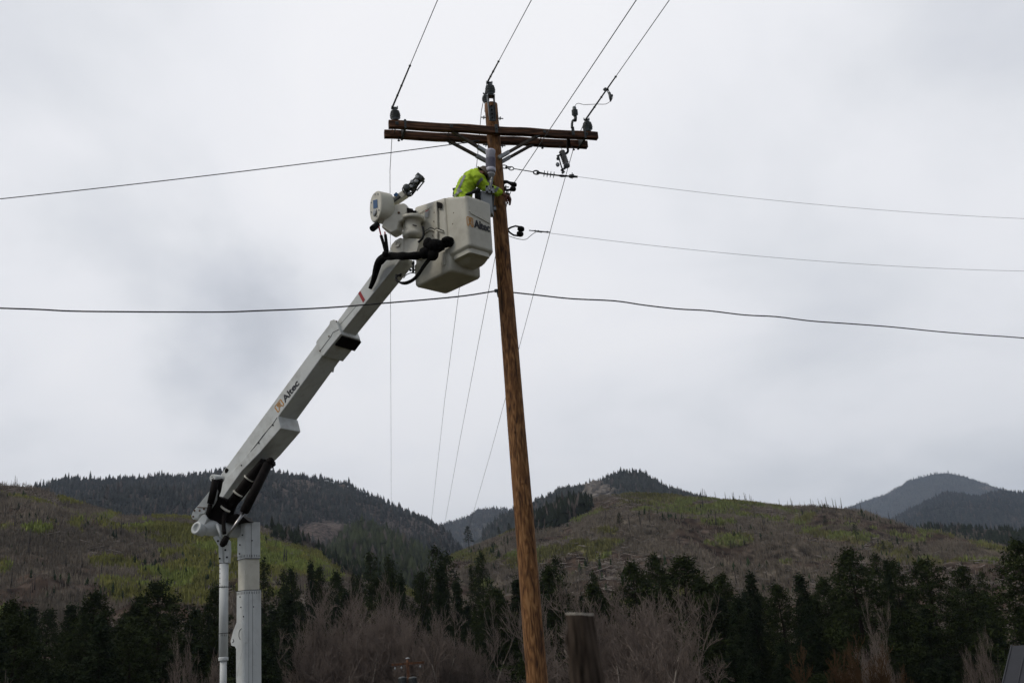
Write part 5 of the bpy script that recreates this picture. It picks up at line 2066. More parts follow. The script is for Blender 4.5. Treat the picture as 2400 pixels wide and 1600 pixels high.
# tip bracket, rotator and platform shaft
bprism('tip_bracket', [(914, 584), (917, 573), (926, 563), (937, 557), (946, 559), (946, 596), (930, 600)], 'cream', -.01, .10, bevel=.012)
b_ = MB()
b_.lathe(bp(932.5, 573, -.01), nb, [(.055, 0), (.055, .02), (.035, .022), (.03, .012), (.001, .012)], 18)
b_.build('pin', M['cream'], lift)
b_ = MB()
b_.prism([bp(x, y, -.02) for x, y in ((946, 556), (985, 560), (976, 592), (966, 603), (944, 598))], -nb * .26)
b_.build('tip_wedge', M['cream'], lift, bevel=.015, fix=True)
RC = onpl(967, 560, Pm - nb * .10, nb)
RC.y -= .02
up = (Z + X * .02).normalized()
b_ = MB()
b_.lathe(RC, up, [(.10, 0), (.155, .02), (.165, .05), (.165, .10), (.150, .105), (.148, .30), (.20, .305), (.205, .33), (.205, .36), (.17, .38)], 28)
rot = b_.build('rotator', M['cream'], lift)
b_ = MB()
b_.box(RC + up * .40 + X * .02, (.20, .20, .10))
b_.box(RC + up * .42 - X * .10, (.12, .18, .10))
b_.build('rotator_head', M['cream'], lift, bevel=.02)
b_ = MB()
b_.box(RC + up * .425 + X * .04 - Y * .105, (.10, .006, .045))
b_.box(RC + up * .16 + X * .06 - Y * .155, (.07, .004, .018), (Vector((.95, .2, -.2)).normalized(), Y, Z))
b_.tube([RC + up * .26 - Y * .150 - X * .10, RC + up * .12 - Y * .152 - X * .10], .004, 4)
b_.build('slot', M['blackpaint'], rot)
b_ = MB()
b_.tube(smooth([at(990, 530, 15.0), at(993, 545, 14.98), at(990, 558, 14.98), at(980, 568, 15.0)]), .020, 7)
b_.build('hose', M['rubber'], rot)

# jib base and winch drum
b_ = MB()
jp = [(909, 483), (925, 479), (946, 475), (953, 480), (957, 490), (952, 504), (945, 515), (934, 520), (931, 538), (916, 546), (893, 532)]
JY = 15.0
b_.prism([at(x, y, JY) for x, y in jp], Vector((.06, .24, 0)))
jb = b_.build('jib_base', M['cream'], lift, bevel=.025)
b_ = MB()
b_.lathe(at(935, 499, JY - .0), Vector((-.25, -1, 0)), [(.02, 0), (.02, .012), (.001, .013)], 10)
b_.build('bolt', M['rust'], jb)
b_ = MB()
b_.prism([at(953, 487, JY - .01), at(967, 489, JY - .01), at(966, 504, JY - .01), at(955, 500, JY - .01)], Vector((.02, .2, 0)))
b_.build('pivot_block', M['blackpaint'], jb, fix=True)
da_ = Vector((-.80, -.60, 0)).normalized()
dside = da_.cross(Z).normalized()
dc = at(879, 484, 15.0)
b_ = MB()
oval = []
for i in range(36):
    a = 2 * math.pi * i / 36
    oval.append(dc + dside * .205 * math.copysign(abs(math.cos(a)) ** .85, math.cos(a)) + Z * (.265 * math.copysign(abs(math.sin(a)) ** .85, math.sin(a))) + dside * 0)
b_.prism(oval, -da_ * .26)
dr = b_.build('winch_drum', M['cream'], lift, bevel=.03)
b_ = MB()
sg = .93
b_.prism([dc + da_ * .002 + dside * (-.09) + Z * .09, dc + da_ * .002 + dside * .05 + Z * .13, dc + da_ * .002 + dside * .05 - Z * .02, dc + da_ * .002 - dside * .09 - Z * .06], da_ * .004)
b_.build('label_plate', M['blue'], dr, fix=True)
b_ = MB()
b_.lathe(dc + da_ * .002 - Z * .11, da_, [(.06, 0), (.06, .014), (.03, .02), (.001, .02)], 16)
for q in ((.12, .12), (.13, -.05), (-.12, .17), (-.13, -.12), (-.02, .21), (-.05, -.2)):
    bolt(b_, dc + da_ * .001 + dside * q[0] + Z * q[1], da_, .010, .01)
b_.build('hub', M['steel'], dr)
b_ = MB()
b_.cyl(at(884, 527, 15.05), at(873, 536, 14.95), .055, 14)
b_.build('motor', M['rubber'], dr)
b_ = MB()
b_.box(at(899, 461, 15.05), (.09, .02, .05), (Vector((.85, 0, -.5)).normalized(), Y, Vector((.5, 0, .85)).normalized()))
b_.build('sticker', M['greybox'], dr)
b_ = MB()
b_.tube(smooth([at(888, 531, 15.0), at(893, 552, 14.95), at(899, 572, 14.95), at(904, 592, 14.95)]), .014, 6)
b_.tube(smooth([at(902, 544, 15.0), at(904, 560, 14.95), at(907, 578, 14.95), at(908, 592, 14.95)]), .014, 6)
b_.build('hose', M['red'], lift)
b_ = MB()
b_.tube(smooth([at(893, 552, 14.94), at(899, 572, 14.94), at(904, 592, 14.94)]), .026, 7)
b_.tube(smooth([at(903, 550, 14.94), at(905, 566, 14.94), at(908, 590, 14.94)]), .026, 7)
b_.ball(at(903, 596, 14.93), .06, None, 8)
b_.build('hose_guard', M['black'], lift)

# jib arm and its winch gear
b_ = MB()
b_.bar(at(918, 477, 15.12), at(953, 453, 15.08), .13, .12)
ja = b_.build('jib_arm', M['cream'], lift, bevel=.02)
b_ = MB()
b_.bar(at(921, 472, 15.03), at(937, 459, 15.0), .05, .035)
b_.tube(smooth([at(905, 467, 15.15), at(914, 463, 15.15), at(922, 466, 15.15), at(924, 472, 15.15)]), .03, 7)
b_.tube([at(948, 457, 15.08), at(953, 451, 15.05)], [.05, .05], 10)
b_.build('arm_fitting', M['darksteel'], ja)
b_ = MB()
b_.bar(at(926, 455, 15.05), at(932, 460, 15.05), .06, .06)
b_.build('blue_cap', M['blue'], ja)
random.seed(8)
b_ = MB()
g0, g1 = at(953, 452, 15.05), at(988, 412, 15.0)
gd = (g1 - g0).normalized()
gs = gd.cross(Y).normalized()
for o_ in (-.045, .045):
    b_.bar(g0.lerp(g1, .18) + gs * o_, g0.lerp(g1, .97) + gs * o_ * .7, .10, .022)
b_.tube([g0.lerp(g1, .05), g0.lerp(g1, .95)], .026, 8)
b_.bar(g0.lerp(g1, .80) + gs * .0, g1, .12, .12)
b_.tube(ring_pts(g0.lerp(g1, .28) - gs * .02, gd, gs, .075, .07), .016, 6)
b_.lathe(g0.lerp(g1, .12) + gs * .03 - Y * .05, -Y, [(.06, -.05), (.06, .05), (.03, .06)], 12)
b_.tube([g0.lerp(g1, .35) - gs * .11, g0.lerp(g1, .9) - gs * .10], .012, 6)
b_.build('jib_head', M['darksteel'], ja)
b_ = MB()
for t in (.3, .48, .62, .78):
    b_.lathe(g0.lerp(g1, t) - Y * .06 + gs * random.uniform(-.03, .03), -Y, [(.034, 0), (.034, .02), (.014, .022)], 12)
b_.bar(g0.lerp(g1, .42) - Y * .055, g0.lerp(g1, .74) - Y * .055, .012, .04)
b_.ball(g0.lerp(g1, .02) - gs * .06 - Y * .04, .035, None, 8)
b_.tube([at(946, 440, 15.0), at(951, 447, 15.0), at(949, 456, 15.0)], .012, 6)
b_.build('sheave', M['steel'], ja)
b_ = MB()
b_.tube(smooth([at(953, 455, 14.98), at(957, 460, 14.98), at(964, 458, 14.98), at(971, 450, 14.98), at(978, 436, 14.98), at(984, 424, 14.98)]), .013, 6)
b_.tube(smooth([at(947, 452, 14.98), at(943, 443, 14.98), at(949, 436, 14.98), at(955, 442, 14.98)]), .009, 6)
b_.build('cable', M['rubber'], ja)

# black sleeved hydraulic hoses at the boom tip
SLY = 14.78


def SP(px, py, y=SLY): return at(px, py, y)


b_ = MB()
b_.tube(smooth([bp(867.5, 676, .02), bp(876, 655, .05), bp(882, 632, .07), bp(889, 612, .1), bp(901, 602, .12)], 6), [.032 + .033 * min(1, i / 14) for i in range(25)], 10)
b_.build('hose_sleeve', M['black'], lift)
b_ = MB()
pth = smooth([bp(889, 614, .12), bp(905, 602, .14), SP(930, 600, 14.9), SP(952, 600), SP(978, 599), SP(998, 592), SP(1018, 582), SP(1040, 573), SP(1056, 568)], 6)
b_.tube(pth, [.062 + .018 * math.sin(i * .9) * .3 + (.03 if 26 < i < 42 else 0) for i in range(len(pth))], 12)
b_.ball(pth[-1], .085, None, 12)
b_.build('hose_sleeve', M['black'], lift)
b_ = MB()
b_.ball(SP(1018, 575, 14.72), (.15, .10, .105), None, 14)
b_.ball(SP(1004, 572, 14.74), (.09, .10, .11), None, 12)
b_.ball(SP(1048, 563, 14.74), (.10, .08, .06), None, 12)
b_.ball(SP(1014, 596, 14.75), (.10, .08, .11), None, 12)
b_.build('hose_shroud', M['black'], lift)
b_ = MB()
for k_, rr_ in ((0, .016), (1, .014), (2, .014), (3, .012)):
    s_ = k_ * .035
    b_.tube(smooth([SP(1008 + k_ * 3, 600, 14.8 + s_), SP(992 + k_ * 2, 622, 14.8 + s_), SP(974 + k_, 648 + k_, 14.82 + s_), SP(958, 659 + k_ * 1.6, 14.85 + s_), SP(942, 662 + k_, 14.9 + s_), SP(930, 658 - k_, 14.95 + s_), SP(928, 650 - k_ * 2, 15.0 + s_), SP(940, 642 + k_ * 2, 15.1 + s_)], 5), rr_, 6)
b_.tube(smooth([SP(974, 640, 15), SP(962, 640, 15), SP(951, 645, 15), SP(946, 652, 15)]), .008, 5)
b_.build('hose', M['rubber'], lift)
b_ = MB()
for q in ((966, 627), (971, 633), (968, 617), (974, 648), (962, 633)):
    b_.ball(SP(q[0], q[1], 14.95), random.uniform(.015, .03), None, 6)
b_.tube([SP(969, 612, 14.95), SP(968, 640, 14.95)], .02, 6)
b_.build('hose_fitting', M['darksteel'], lift)

# ---- buckets: O near corner, E1 left-back, E2 right-back
O = Vector((-.545, 14.48, 0))
E1, E2 = Vector((-.7071, .7071, 0)), Vector((.7071, .7071, 0))


def bucket(name, sections, m, parent, r=.07, label=None, thick=.03, open_top=True):
    """loft of rounded rectangles: (z, a0, a1, b0, b1, r) along E1 and E2; the rim then turns inwards"""
    b_ = MB()
    K = 5
    vs = []
    rings = list(sections)
    if open_top:
        z, a0, a1, b0, b1, rr_ = rings[-1][:6]
        tl = rings[-1][6] if len(rings[-1]) > 6 else (0, 0, 0, 0)
        rings += [(z + .012, a0 + .012, a1 - .012, b0 + .012, b1 - .012, rr_, tl), (z + .0, a0 + thick, a1 - thick, b0 + thick, b1 - thick, rr_ - .01, tl)]
        zb = sections[0][0] + .06
        rings += [(zb, a0 + thick * 1.8, a1 - thick * 1.8, b0 + thick * 1.8, b1 - thick * 1.8, rr_ - .01)]
    for sct in rings:
        z, a0, a1, b0, b1, rr_ = sct[:6]
        tl = sct[6] if len(sct) > 6 else (0, 0, 0, 0)     # extra height at corners (a0b0, a1b0, a1b1, a0b1)
        rr_ = min(rr_, (a1 - a0) / 2 - .001, (b1 - b0) / 2 - .001)
        for ci, (ca_, cb_, st) in enumerate(((a0 + rr_, b0 + rr_, math.pi), (a1 - rr_, b0 + rr_, 1.5 * math.pi), (a1 - rr_, b1 - rr_, 0), (a0 + rr_, b1 - rr_, .5 * math.pi))):
            for k in range(K + 1):
                an = st + .5 * math.pi * k / K
                pa, pb = ca_ + rr_ * math.cos(an), cb_ + rr_ * math.sin(an)
                vs.append(O + E1 * pa + E2 * pb + Z * (z + tl[ci]))
    n = 4 * (K + 1)
    fs = []
    for i in range(len(rings) - 1):
        for k in range(n):
            fs.append((i * n + k, i * n + (k + 1) % n, (i + 1) * n + (k + 1) % n, (i + 1) * n + k))
    fs.append(tuple(range(n)))
    fs.append(tuple((len(rings) - 1) * n + k for k in range(n)))
    b_.add(vs, fs, True)
    me = b_.mesh(name, M[m])
    bm = bmesh.new()
    bm.from_mesh(me)
    bmesh.ops.recalc_face_normals(bm, faces=bm.faces)
    bm.to_mesh(me)
    bm.free()
    o = bpy.data.objects.new(name, me)
    place(o, parent)
    try:
        me.set_sharp_from_angle(angle=R(50))
    except Exception:
        pass
    if label: o['label'] = label
    return o


zt = 8.50
bA = bucket('bucket', [(7.50, .30, .50, .26, .50, .03), (7.505, .27, .51, .23, .52, .04), (7.53, .22, .52, .19, .535, .04), (7.645, .025, .52, .022, .542, .05), (7.665, .004, .52, .003, .542, .06), (7.69, .0, .52, .0, .542, .07), (8.20, -.004, .52, -.004, .544, .07),
                       (8.46, -.008, .52, -.008, .548, .07, (0.0, .13, .11, .0)), (8.485, -.008, .52, -.008, .548, .07, (0.01, .14, .12, 0.0))], 'cream', lift, label='nearer lettered bucket holding the worker')
bB = bucket('bucket', [(7.385, .56, 1.34, .05, .62, .03), (7.39, .51, 1.375, .02, .655, .05), (7.42, .485, 1.40, .0, .675, .06), (7.76, .475, 1.405, -.005, .68, .06), (7.79, .50, 1.38, .012, .66, .06), (7.98, .525, 1.38, .012, .66, .06), (8.0, .525, 1.38, .012, .66, .06),
                       (8.5, .525, 1.35, .012, .66, .06, (.10, .20, .20, .10)), (8.56, .525, 1.33, .012, .66, .06, (.11, .22, .22, .11))], 'cream', lift, label='deeper unlettered bucket behind the lettered one')


def fA(px, py, off=0.0):            # on the face that carries the lettering (a = 0)
    return onpl(px, py, O - E1 * (.004 + off), E1)


def fL_(px, py, off=0.0):            # on the left facing side (b = 0)
    return onpl(px, py, O + E2 * (.012 - off), E2)


# recessed ledge under the rim of the lettered bucket: a proud upper lip and shadow line
b_ = MB()
b_.prism([fA(1099, 495, .0), fA(1104, 493.5), fA(1147, 516), fA(1147.5, 525), fA(1142, 522), fA(1103, 501)], -E1 * .012)
b_.build('ledge', M['cream'], bA, bevel=.005, fix=True)
for q in ((1063.5, 499), (1061.5, 525)):
    b_ = MB()
    b_.lathe(fL_(q[0], q[1], .012), -E2, [(.011, 0), (.011, .006), (.001, .007)], 10)
    b_.build('bolt', M['rust'], bA)
uxA = -E2 if False else E2
letters(bA, fA(1094.5, 527, .006), E2, Z, .135, .155, sx_=.335)
# hinge strips, seams and clips on the left facing side
b_ = MB()
b_.prism([fL_(x, y, .012) for x, y in ((1021, 480), (1026, 474), (1028, 536), (1022, 533))], -E2 * .03)
b_.prism([fL_(x, y, .012) for x, y in ((1022, 540), (1028, 544), (1027, 562), (1021, 558))], -E2 * .03)
b_.build('rib', M['cream'], bB, bevel=.006, fix=True)
b_ = MB()
b_.tube([fL_(x, y, .015) for x, y in ((995, 543), (1008, 534), (1014, 535), (1019, 538), (1024, 534.5), (1040, 541))], .006, 5)
b_.build('seam', M['dark'], bB)
b_ = MB()
b_.tube([fL_(x, y, .016) for x, y in ((995, 547), (1008, 538), (1014, 539), (1019, 542), (1024, 538.5), (1040, 545))], .014, 6)
b_.build('lip', M['cream'], bB)
b_ = MB()
b_.prism([fL_(x, y, .016) for x, y in ((1026, 473), (1036, 476), (1036, 489), (1028, 488))], -E2 * .02)
b_.build('latch', M['blackpaint'], bB, fix=True)
b_ = MB()
for q in ((1018, 498), (1017, 519), (1015, 541), (1014, 552)):
    b_.lathe(fL_(q[0], q[1], .012), -E2, [(.010, 0), (.010, .006), (.001, .007)], 8)
b_.build('bolt', M['rust'], bB)
b_ = MB()
b_.prism([fL_(x, y, .013) for x, y in ((996.5, 495), (1005, 491), (1004, 509), (996, 511))], -E2 * .002)
b_.build('sticker', M['label'], bB, fix=True)
b_ = MB()
b_.prism([fL_(x, y, .0155) for x, y in ((996.5, 495), (1005, 491), (1004.9, 493), (996.4, 497))], -E2 * .002)
b_.build('sticker_stripe', M['red'], bB, fix=True)
b_ = MB()
for j in range(5):
    y0 = 499 + j * 2.2
    b_.prism([fL_(x, y, .0155) for x, y in ((997, y0), (1003.5, y0 - 2.6), (1003.4, y0 - 2.0), (997, y0 + .6))], -E2 * .0015)
b_.build('sticker_text', M['greybox'], bB, fix=True)
b_ = MB()
b_.prism([fL_(x, y, .013) for x, y in ((977, 506), (980, 504), (980, 515), (977.5, 517))], -E2 * .003)
b_.build('green_tag', M['green'], bB, fix=True)
b_ = MB()
b_.tube([fL_(x, y, .013) for x, y in ((980, 501), (1007, 487))], .006, 5)
b_.build('crease', M['cream'], bB)
# folded scuff pad over the rim between the buckets
b_ = MB()
b_.prism([fL_(x, y, .03) for x, y in ((1031, 592), (1040, 589), (1043, 620), (1037, 624), (1031, 617))], E2 * .05)
b_.build('bracket', M['cream'], bB, bevel=.006, fix=True)
b_ = MB()      # platform shaft behind the rotator, joins boom and buckets
b_.tube([RC + up * .2 + Y * .05, O + E1 * 1.1 + E2 * .1 + Z * 8.02], .09, 14)
b_.build('platform_shaft', M['cream'], lift)

# ---- lower boom (mast), seen corner on
MC = at(576, 1222, 17.15)                # near edge, top


def mcol(z0, z1, g=0.0, m='mast', name='mast_section', ch=.02):
    a, b = MC, Vector((-.60, .80, 0)).normalized(), 
    u = Vector((-.72, .69, 0)).normalized()
    v = Vector((.69, .72, 0)).normalized()
    wu, wv = .265, .275
    c = Vector((MC.x, MC.y, 0)) - (u + v) * g
    wu, wv = wu + 2 * g, wv + 2 * g
    pts = [c + v * ch, c + v * (wv - ch), c + v * wv + u * ch, c + v * wv + u * (wu - ch), c + v * (wv - ch) + u * wu, c + v * ch + u * wu, c + u * (wu - ch), c + u * ch]
    b_ = MB()
    b_.prism([Vector((p.x, p.y, z0)) for p in pts], Z * (z1 - z0))
    return b_.build(name, M[m], lift, fix=True)


zq = lambda y: at(576, y, 17.15).z
U_, V_ = Vector((-.72, .69, 0)).normalized(), Vector((.69, .72, 0)).normalized()
s1 = mcol(zq(1308), zq(1222), .010)
s2 = mcol(zq(1382), zq(1308), .0, 'cream')
s3 = mcol(lz + 1.9, zq(1382), .018)
s3['label'] = 'long lowest section of the mast'
b_ = MB()
for zz_, g, s_ in ((zq(1306), .010, 1), (zq(1384), .018, -1)):
    for i in range(6):
        for ax_, nn_ in ((U_, -V_), (V_, -U_)):
            p = Vector((MC.x, MC.y, 0)) - (U_ + V_) * g + ax_ * (.03 + i * .046) + Z * (zz_ + s_ * .03) + nn_ * .001
            b_.bar(p - Z * .02, p + Z * .02, .006, .006, up=nn_)
b_.build('rivet', M['blackpaint'], s3)
b_ = MB()
for zz_, g in ((zq(1308), .012), (zq(1382), .020)):
    c = Vector((MC.x, MC.y, zz_)) - (U_ + V_) * g
    b_.bar(c, c + U_ * (.265 + 2 * g), .006, .010)
    b_.bar(c, c + V_ * (.275 + 2 * g), .006, .010)
b_.build('joint', M['ink'], s3)
b_ = MB()
mU = lambda x, y, o_=0: onpl(x, y, Vector((MC.x, MC.y, 0)) - V_ * (.018 + o_), V_)
mV = lambda x, y, o_=0: onpl(x, y, Vector((MC.x, MC.y, 0)) - U_ * (.018 + o_), U_)
for x, y in ((568, 1253), (562, 1276), (561, 1297), (563, 1398), (565, 1422), (571, 1444)):
    b_.lathe(mU(x, y, .0), -V_, [(.012, -.01), (.012, .008), (.001, .009)], 8)
for x, y in ((591, 1266), (594, 1421)):
    b_.lathe(mV(x, y, .0), -U_, [(.009, -.01), (.009, .008), (.001, .009)], 8)
b_.build('bolt', M['blackpaint'], s3)
b_ = MB()
b_.tube([mV(589, 1224), mV(589, 1307)], .003, 4)
b_.tube([mV(592, 1386), mV(592, 1640)], .003, 4)
b_.tube([mV(583, 1386), mV(583, 1640)], .0025, 4)
b_.build('seam', M['ink'], s3)
b_ = MB()
b_.prism([mU(x, y, .004) for x, y in ((557, 1450), (561, 1446), (574, 1462), (575, 1505), (566, 1530), (558, 1568), (553, 1600), (553, 1520), (550, 1514), (542, 1512), (540, 1502), (546, 1478))], V_ * .05)
hk = b_.build('hook_plate', M['mast'], lift, bevel=.006, fix=True)
b_ = MB()
b_.tube(smooth([mU(566, 1472, .006), mU(561, 1478, .006), mU(560, 1490, .006), mU(563, 1498, .006)]), .006, 5)
b_.tube(smooth([mU(546, 1497, .006), mU(548, 1501, .006), mU(545, 1505, .006)]), .007, 5)
b_.build('slot', M['ink'], hk)
b_ = MB()
b_.prism([mV(x, y, .004) for x, y in ((598.5, 1451), (602, 1447), (607, 1448), (608.5, 1512), (605, 1514), (598.5, 1505))], U_ * .03)
b_.build('side_plate', M['mast'], lift, bevel=.006, fix=True)
b_ = MB()
b_.prism([at(x, y, 17.05) for x, y in ((526, 1220), (534, 1206), (556, 1203), (568, 1209), (583, 1221), (566, 1224), (545, 1224))], Vector((.05, .30, 0)))
b_.build('mast_cap', M['blackpaint'], lift, fix=True)
# turntable and pedestal that carry the mast, below the picture
b_ = MB()
tcx = Vector((MC.x, MC.y, 0)) + (U_ + V_) * .14
b_.lathe(Vector((tcx.x - .15, tcx.y, lz + 1.0)), Z, [(.55, 0), (.55, .25), (.42, .3), (.38, .6), (.46, .65), (.46, .8), (.3, .95)], 28)
b_.build('turntable', M['mast'], lift)
b_ = MB()
b_.box(Vector((tcx.x - .9, tcx.y + .4, lz + .85)), (4.8, 2.2, .35))
b_.build('deck', M['mast'], lift, bevel=.03)
for sx__ in (-2.2, .9):
    for sy__ in (-.6, 1.4):
        b_ = MB()
        b_.lathe(Vector((tcx.x - .2 + sx__, tcx.y + sy__, lz + .45)), Y, [(.1, -.02), (.36, 0), (.46, .03), (.47, .12), (.47, .2), (.44, .27), (.25, .28)], 24)
        b_.build('wheel', M['rubber'], lift)

# thin compensation strut left of the mast
YS = 17.0
b_ = MB()
sA, sB = at(524, 1318, YS), at(524.5, 1546, YS)
sA.x = (sA.x + sB.x) / 2
sB.x = sA.x
b_.tube([sB, sA], .074, 18)
st_ = b_.build('strut', M['mast'], lift)
b_ = MB()
b_.tube([Vector((sA.x, YS, lz + 1.6)), Vector((sA.x, YS, sB.z + .01))], .055, 16)
b_.lathe(Vector((sA.x, YS, sB.z - .01)), Z, [(.076, 0), (.080, .01), (.080, .05), (.076, .06)], 18)
b_.build('strut_rod', M['mast'], st_)
b_ = MB()
for y_ in (1320, 1376, 1484):
    zz_ = at(524, y_, YS).z
    b_.lathe(Vector((sA.x, YS, zz_)), Z, [(.0755, 0), (.0765, .004), (.0755, .009)], 18)
for y_ in (1332, 1343, 1354, 1366, 1374, 1486, 1496, 1508, 1520, 1532):
    b_.ball(at(516, y_, YS - .05), .012, None, 6)
for i in range(4):
    b_.bar(at(518 + i * 4, 1376, YS - .075), at(518 + i * 4, 1371, YS - .075), .005, .005)
    b_.bar(at(518 + i * 4, 1485, YS - .075), at(518 + i * 4, 1490, YS - .075), .005, .005)
b_.build('rivet', M['blackpaint'], st_)
for pts in (((499, 1258), (508, 1254), (515, 1258), (521, 1276), (522, 1318), (513, 1318), (512, 1280)), ((535, 1318), (526, 1318), (527, 1276), (531, 1262), (536, 1266), (537, 1290))):
    b_ = MB()
    b_.prism([at(x, y, YS - .07) for x, y in pts], Vector((0, .14, 0)))
    b_.build('fork', M['mast'], st_, bevel=.008, fix=True)
b_ = MB()
for q in ((511, 1267), (528, 1288), (515, 1308), (532, 1305)):
    bolt(b_, at(q[0], q[1], YS - .075), (0, -1, 0), .012, .012)
b_.build('bolt', M['blackpaint'], st_)

# knuckle at the top of the mast
b_ = MB()
b_.tube([at(461, 1237, 16.75), at(485, 1236, 16.95), at(560, 1242, 17.35)], [.075, .13, .13], 20)
b_.build('knuckle_tube', M['mast'], lift)
b_ = MB()
rc_ = at(461, 1237, 16.72)
ra = Vector((-.45, -.85, .25)).normalized()
b_.lathe(rc_, ra, [(.05, -.16), (.095, -.15), (.108, 0), (.104, .02), (.066, .02), (.06, -.03), (.001, -.035)], 24)
rg_ = b_.build('pivot_ring', M['mast'], lift)
b_ = MB()
b_.prism([at(x, y, 16.78) for x, y in ((455, 1228), (463, 1220), (473, 1207), (480, 1204), (486, 1214), (478, 1232), (470, 1243))], Vector((.02, .1, 0)))
b_.build('link_arm', M['mast'], lift, bevel=.008, fix=True)
b_ = MB()
b_.prism([at(x, y, 16.85) for x, y in ((448, 1209), (452, 1197), (463, 1185), (495, 1145), (508, 1133), (508, 1150), (497, 1176), (486, 1194), (478, 1203), (468, 1204), (462, 1213), (452, 1217))], Vector((.03, .12, 0)))
fin = b_.build('fin_plate', M['mast'], lift, bevel=.008, fix=True)
b_ = MB()
b_.tube([at(462, 1188, 16.84), at(487, 1189, 16.84)], .006, 5)
for q in ((456, 1196), (478, 1192), (453, 1210), (468, 1196)):
    bolt(b_, at(q[0], q[1], 16.84), (0, -1, 0), .012, .012)
b_.build('bolt', M['rust'], fin)
b_ = MB()
b_.tube([at(498, 1119, 16.78), at(520, 1122, 17.0)], .062, 18)
kn = b_.build('boom_pivot_pin', M['white'], lift)
b_ = MB()
for q in ((497, 1117), (500, 1121), (497, 1122)):
    b_.ball(at(q[0], q[1], 16.72), .010, None, 6)
b_.build('hole', M['blackpaint'], kn)
b_ = MB()
b_.tube([at(505, 1124, 16.80), at(500, 1150, 16.80), at(493, 1180, 16.82)], [.062, .062, .058], 12)
b_.tube([at(515, 1122, 16.86), at(510, 1150, 16.95), at(503, 1170, 16.98)], [.06, .06, .05], 10)
b_.tube([at(493, 1181, 16.82), at(486, 1215, 16.85)], .04, 10)
b_.build('leveling_cylinder', M['blackpaint'], lift)
b_ = MB()
b_.prism([at(x, y, 16.98) for x, y in ((480, 1217), (488, 1196), (505, 1160), (525, 1168), (529, 1190), (519, 1228), (503, 1228))], Vector((.06, .25, 0)))
b_.build('knuckle_body', M['blackpaint'], lift, bevel=.01, fix=True)
b_ = MB()
b_.tube([at(612, 1085, 16.95), at(584, 1122, 17.0), at(556, 1160, 17.05), at(526, 1198, 17.1)], [.055, .085, .085, .08], 14)
b_.tube([at(620, 1090, 17.0), at(590, 1128, 17.1), at(562, 1164, 17.15), at(538, 1192, 17.2)], [.04, .06, .06, .06], 10)
cv = b_.build('boom_cylinder', M['blackpaint'], lift)
b_ = MB()
for x, y in ((583, 1121), (557, 1156), (528, 1192)):
    c = at(x, y, 17.0)
    d_ = (at(556, 1160, 17.05) - at(584, 1122, 17.0)).normalized()
    b_.lathe(c, d_, [(.09, -.012), (.097, -.010), (.097, .010), (.09, .012)], 16)
b_.build('clamp', M['cream'], cv)
b_ = MB()
ha, hc_ = at(629, 1086, 16.85), at(571, 1201, 16.80)
b_.tube([ha, ha.lerp(hc_, .97), hc_], [.078, .078, .06], 16)
b_.ball(at(633, 1081, 16.85), .075, None, 12)
b_.prism([at(x, y, 16.95) for x, y in ((602, 1086), (612, 1074), (636, 1078), (637, 1086), (628, 1094), (612, 1096))], Vector((.03, .16, 0)))
hcy = b_.build('lift_cylinder', M['blackpaint'], lift, fix=True)
b_ = MB()
b_.tube([hc_, at(529, 1262, 16.80)], .026, 10)
b_.tube([at(568, 1206, 16.86), at(541, 1246, 16.84)], .011, 6)
b_.build('cylinder_rod', M['chrome'], hcy)
b_ = MB()
b_.tube([at(533, 1256, 16.80), at(524, 1272, 16.80), at(520, 1278, 16.80)], [.05, .06, .04], 10)
b_.ball(at(522, 1274, 16.80), .055, None, 8)
b_.build('rod_end', M['blackpaint'], hcy)
b_ = MB()
b_.tube([at(556, 1166, 17.2), at(546, 1186, 17.2), at(537, 1210, 17.2)], [.045, .06, .06], 10)
b_.tube(smooth([at(526, 1200, 16.9), at(524, 1225, 16.85), at(526, 1250, 16.8)]), .035, 8)
b_.build('link', M['blackpaint'], lift)
b_ = MB()
b_.tube([at(508, 1228, 16.9), at(520, 1262, 16.82)], [.03, .02], 8)
b_.build('white_link', M['mast'], lift)
b_ = MB()
bolt(b_, bp(531, 1102, .002), nb, .03, .012)
b_.tube([bp(528, 1108, .003), bp(532, 1099, .003), bp(536, 1101, .003)], .006, 5)
b_.build('pin', M['blackpaint'], outer)


# ------------------------------------------------------------------ the lineman
def skin_mesh(name, joints, edges, m, sub=2, root=0):
    me = bpy.data.meshes.new(name)
    me.from_pydata([tuple(j[0]) for j in joints], edges, [])
    o = bpy.data.objects.new(name + '_tmp', me)
    col.objects.link(o)
    md = o.modifiers.new('skin', 'SKIN')
    md.use_smooth_shade = True
    md.branch_smoothing = .6
    if not me.skin_vertices:
        bpy.context.view_layer.objects.active = o
    for i, j in enumerate(joints):
        r_ = j[1]
        sv = me.skin_vertices[0].data[i]
        sv.radius = r_ if isinstance(r_, tuple) else (r_, r_)
        sv.use_root = (i == root)
    sb = o.modifiers.new('sub', 'SUBSURF')
    sb.levels = sub
    sb.render_levels = sub
    dg = bpy.context.evaluated_depsgraph_get()
    out = bpy.data.meshes.new_from_object(o.evaluated_get(dg))
    bpy.data.objects.remove(o)
    out.name = name
    out.materials.clear()
    out.materials.append(M[m])
    for p in out.polygons:
        p.use_smooth = True
    return out


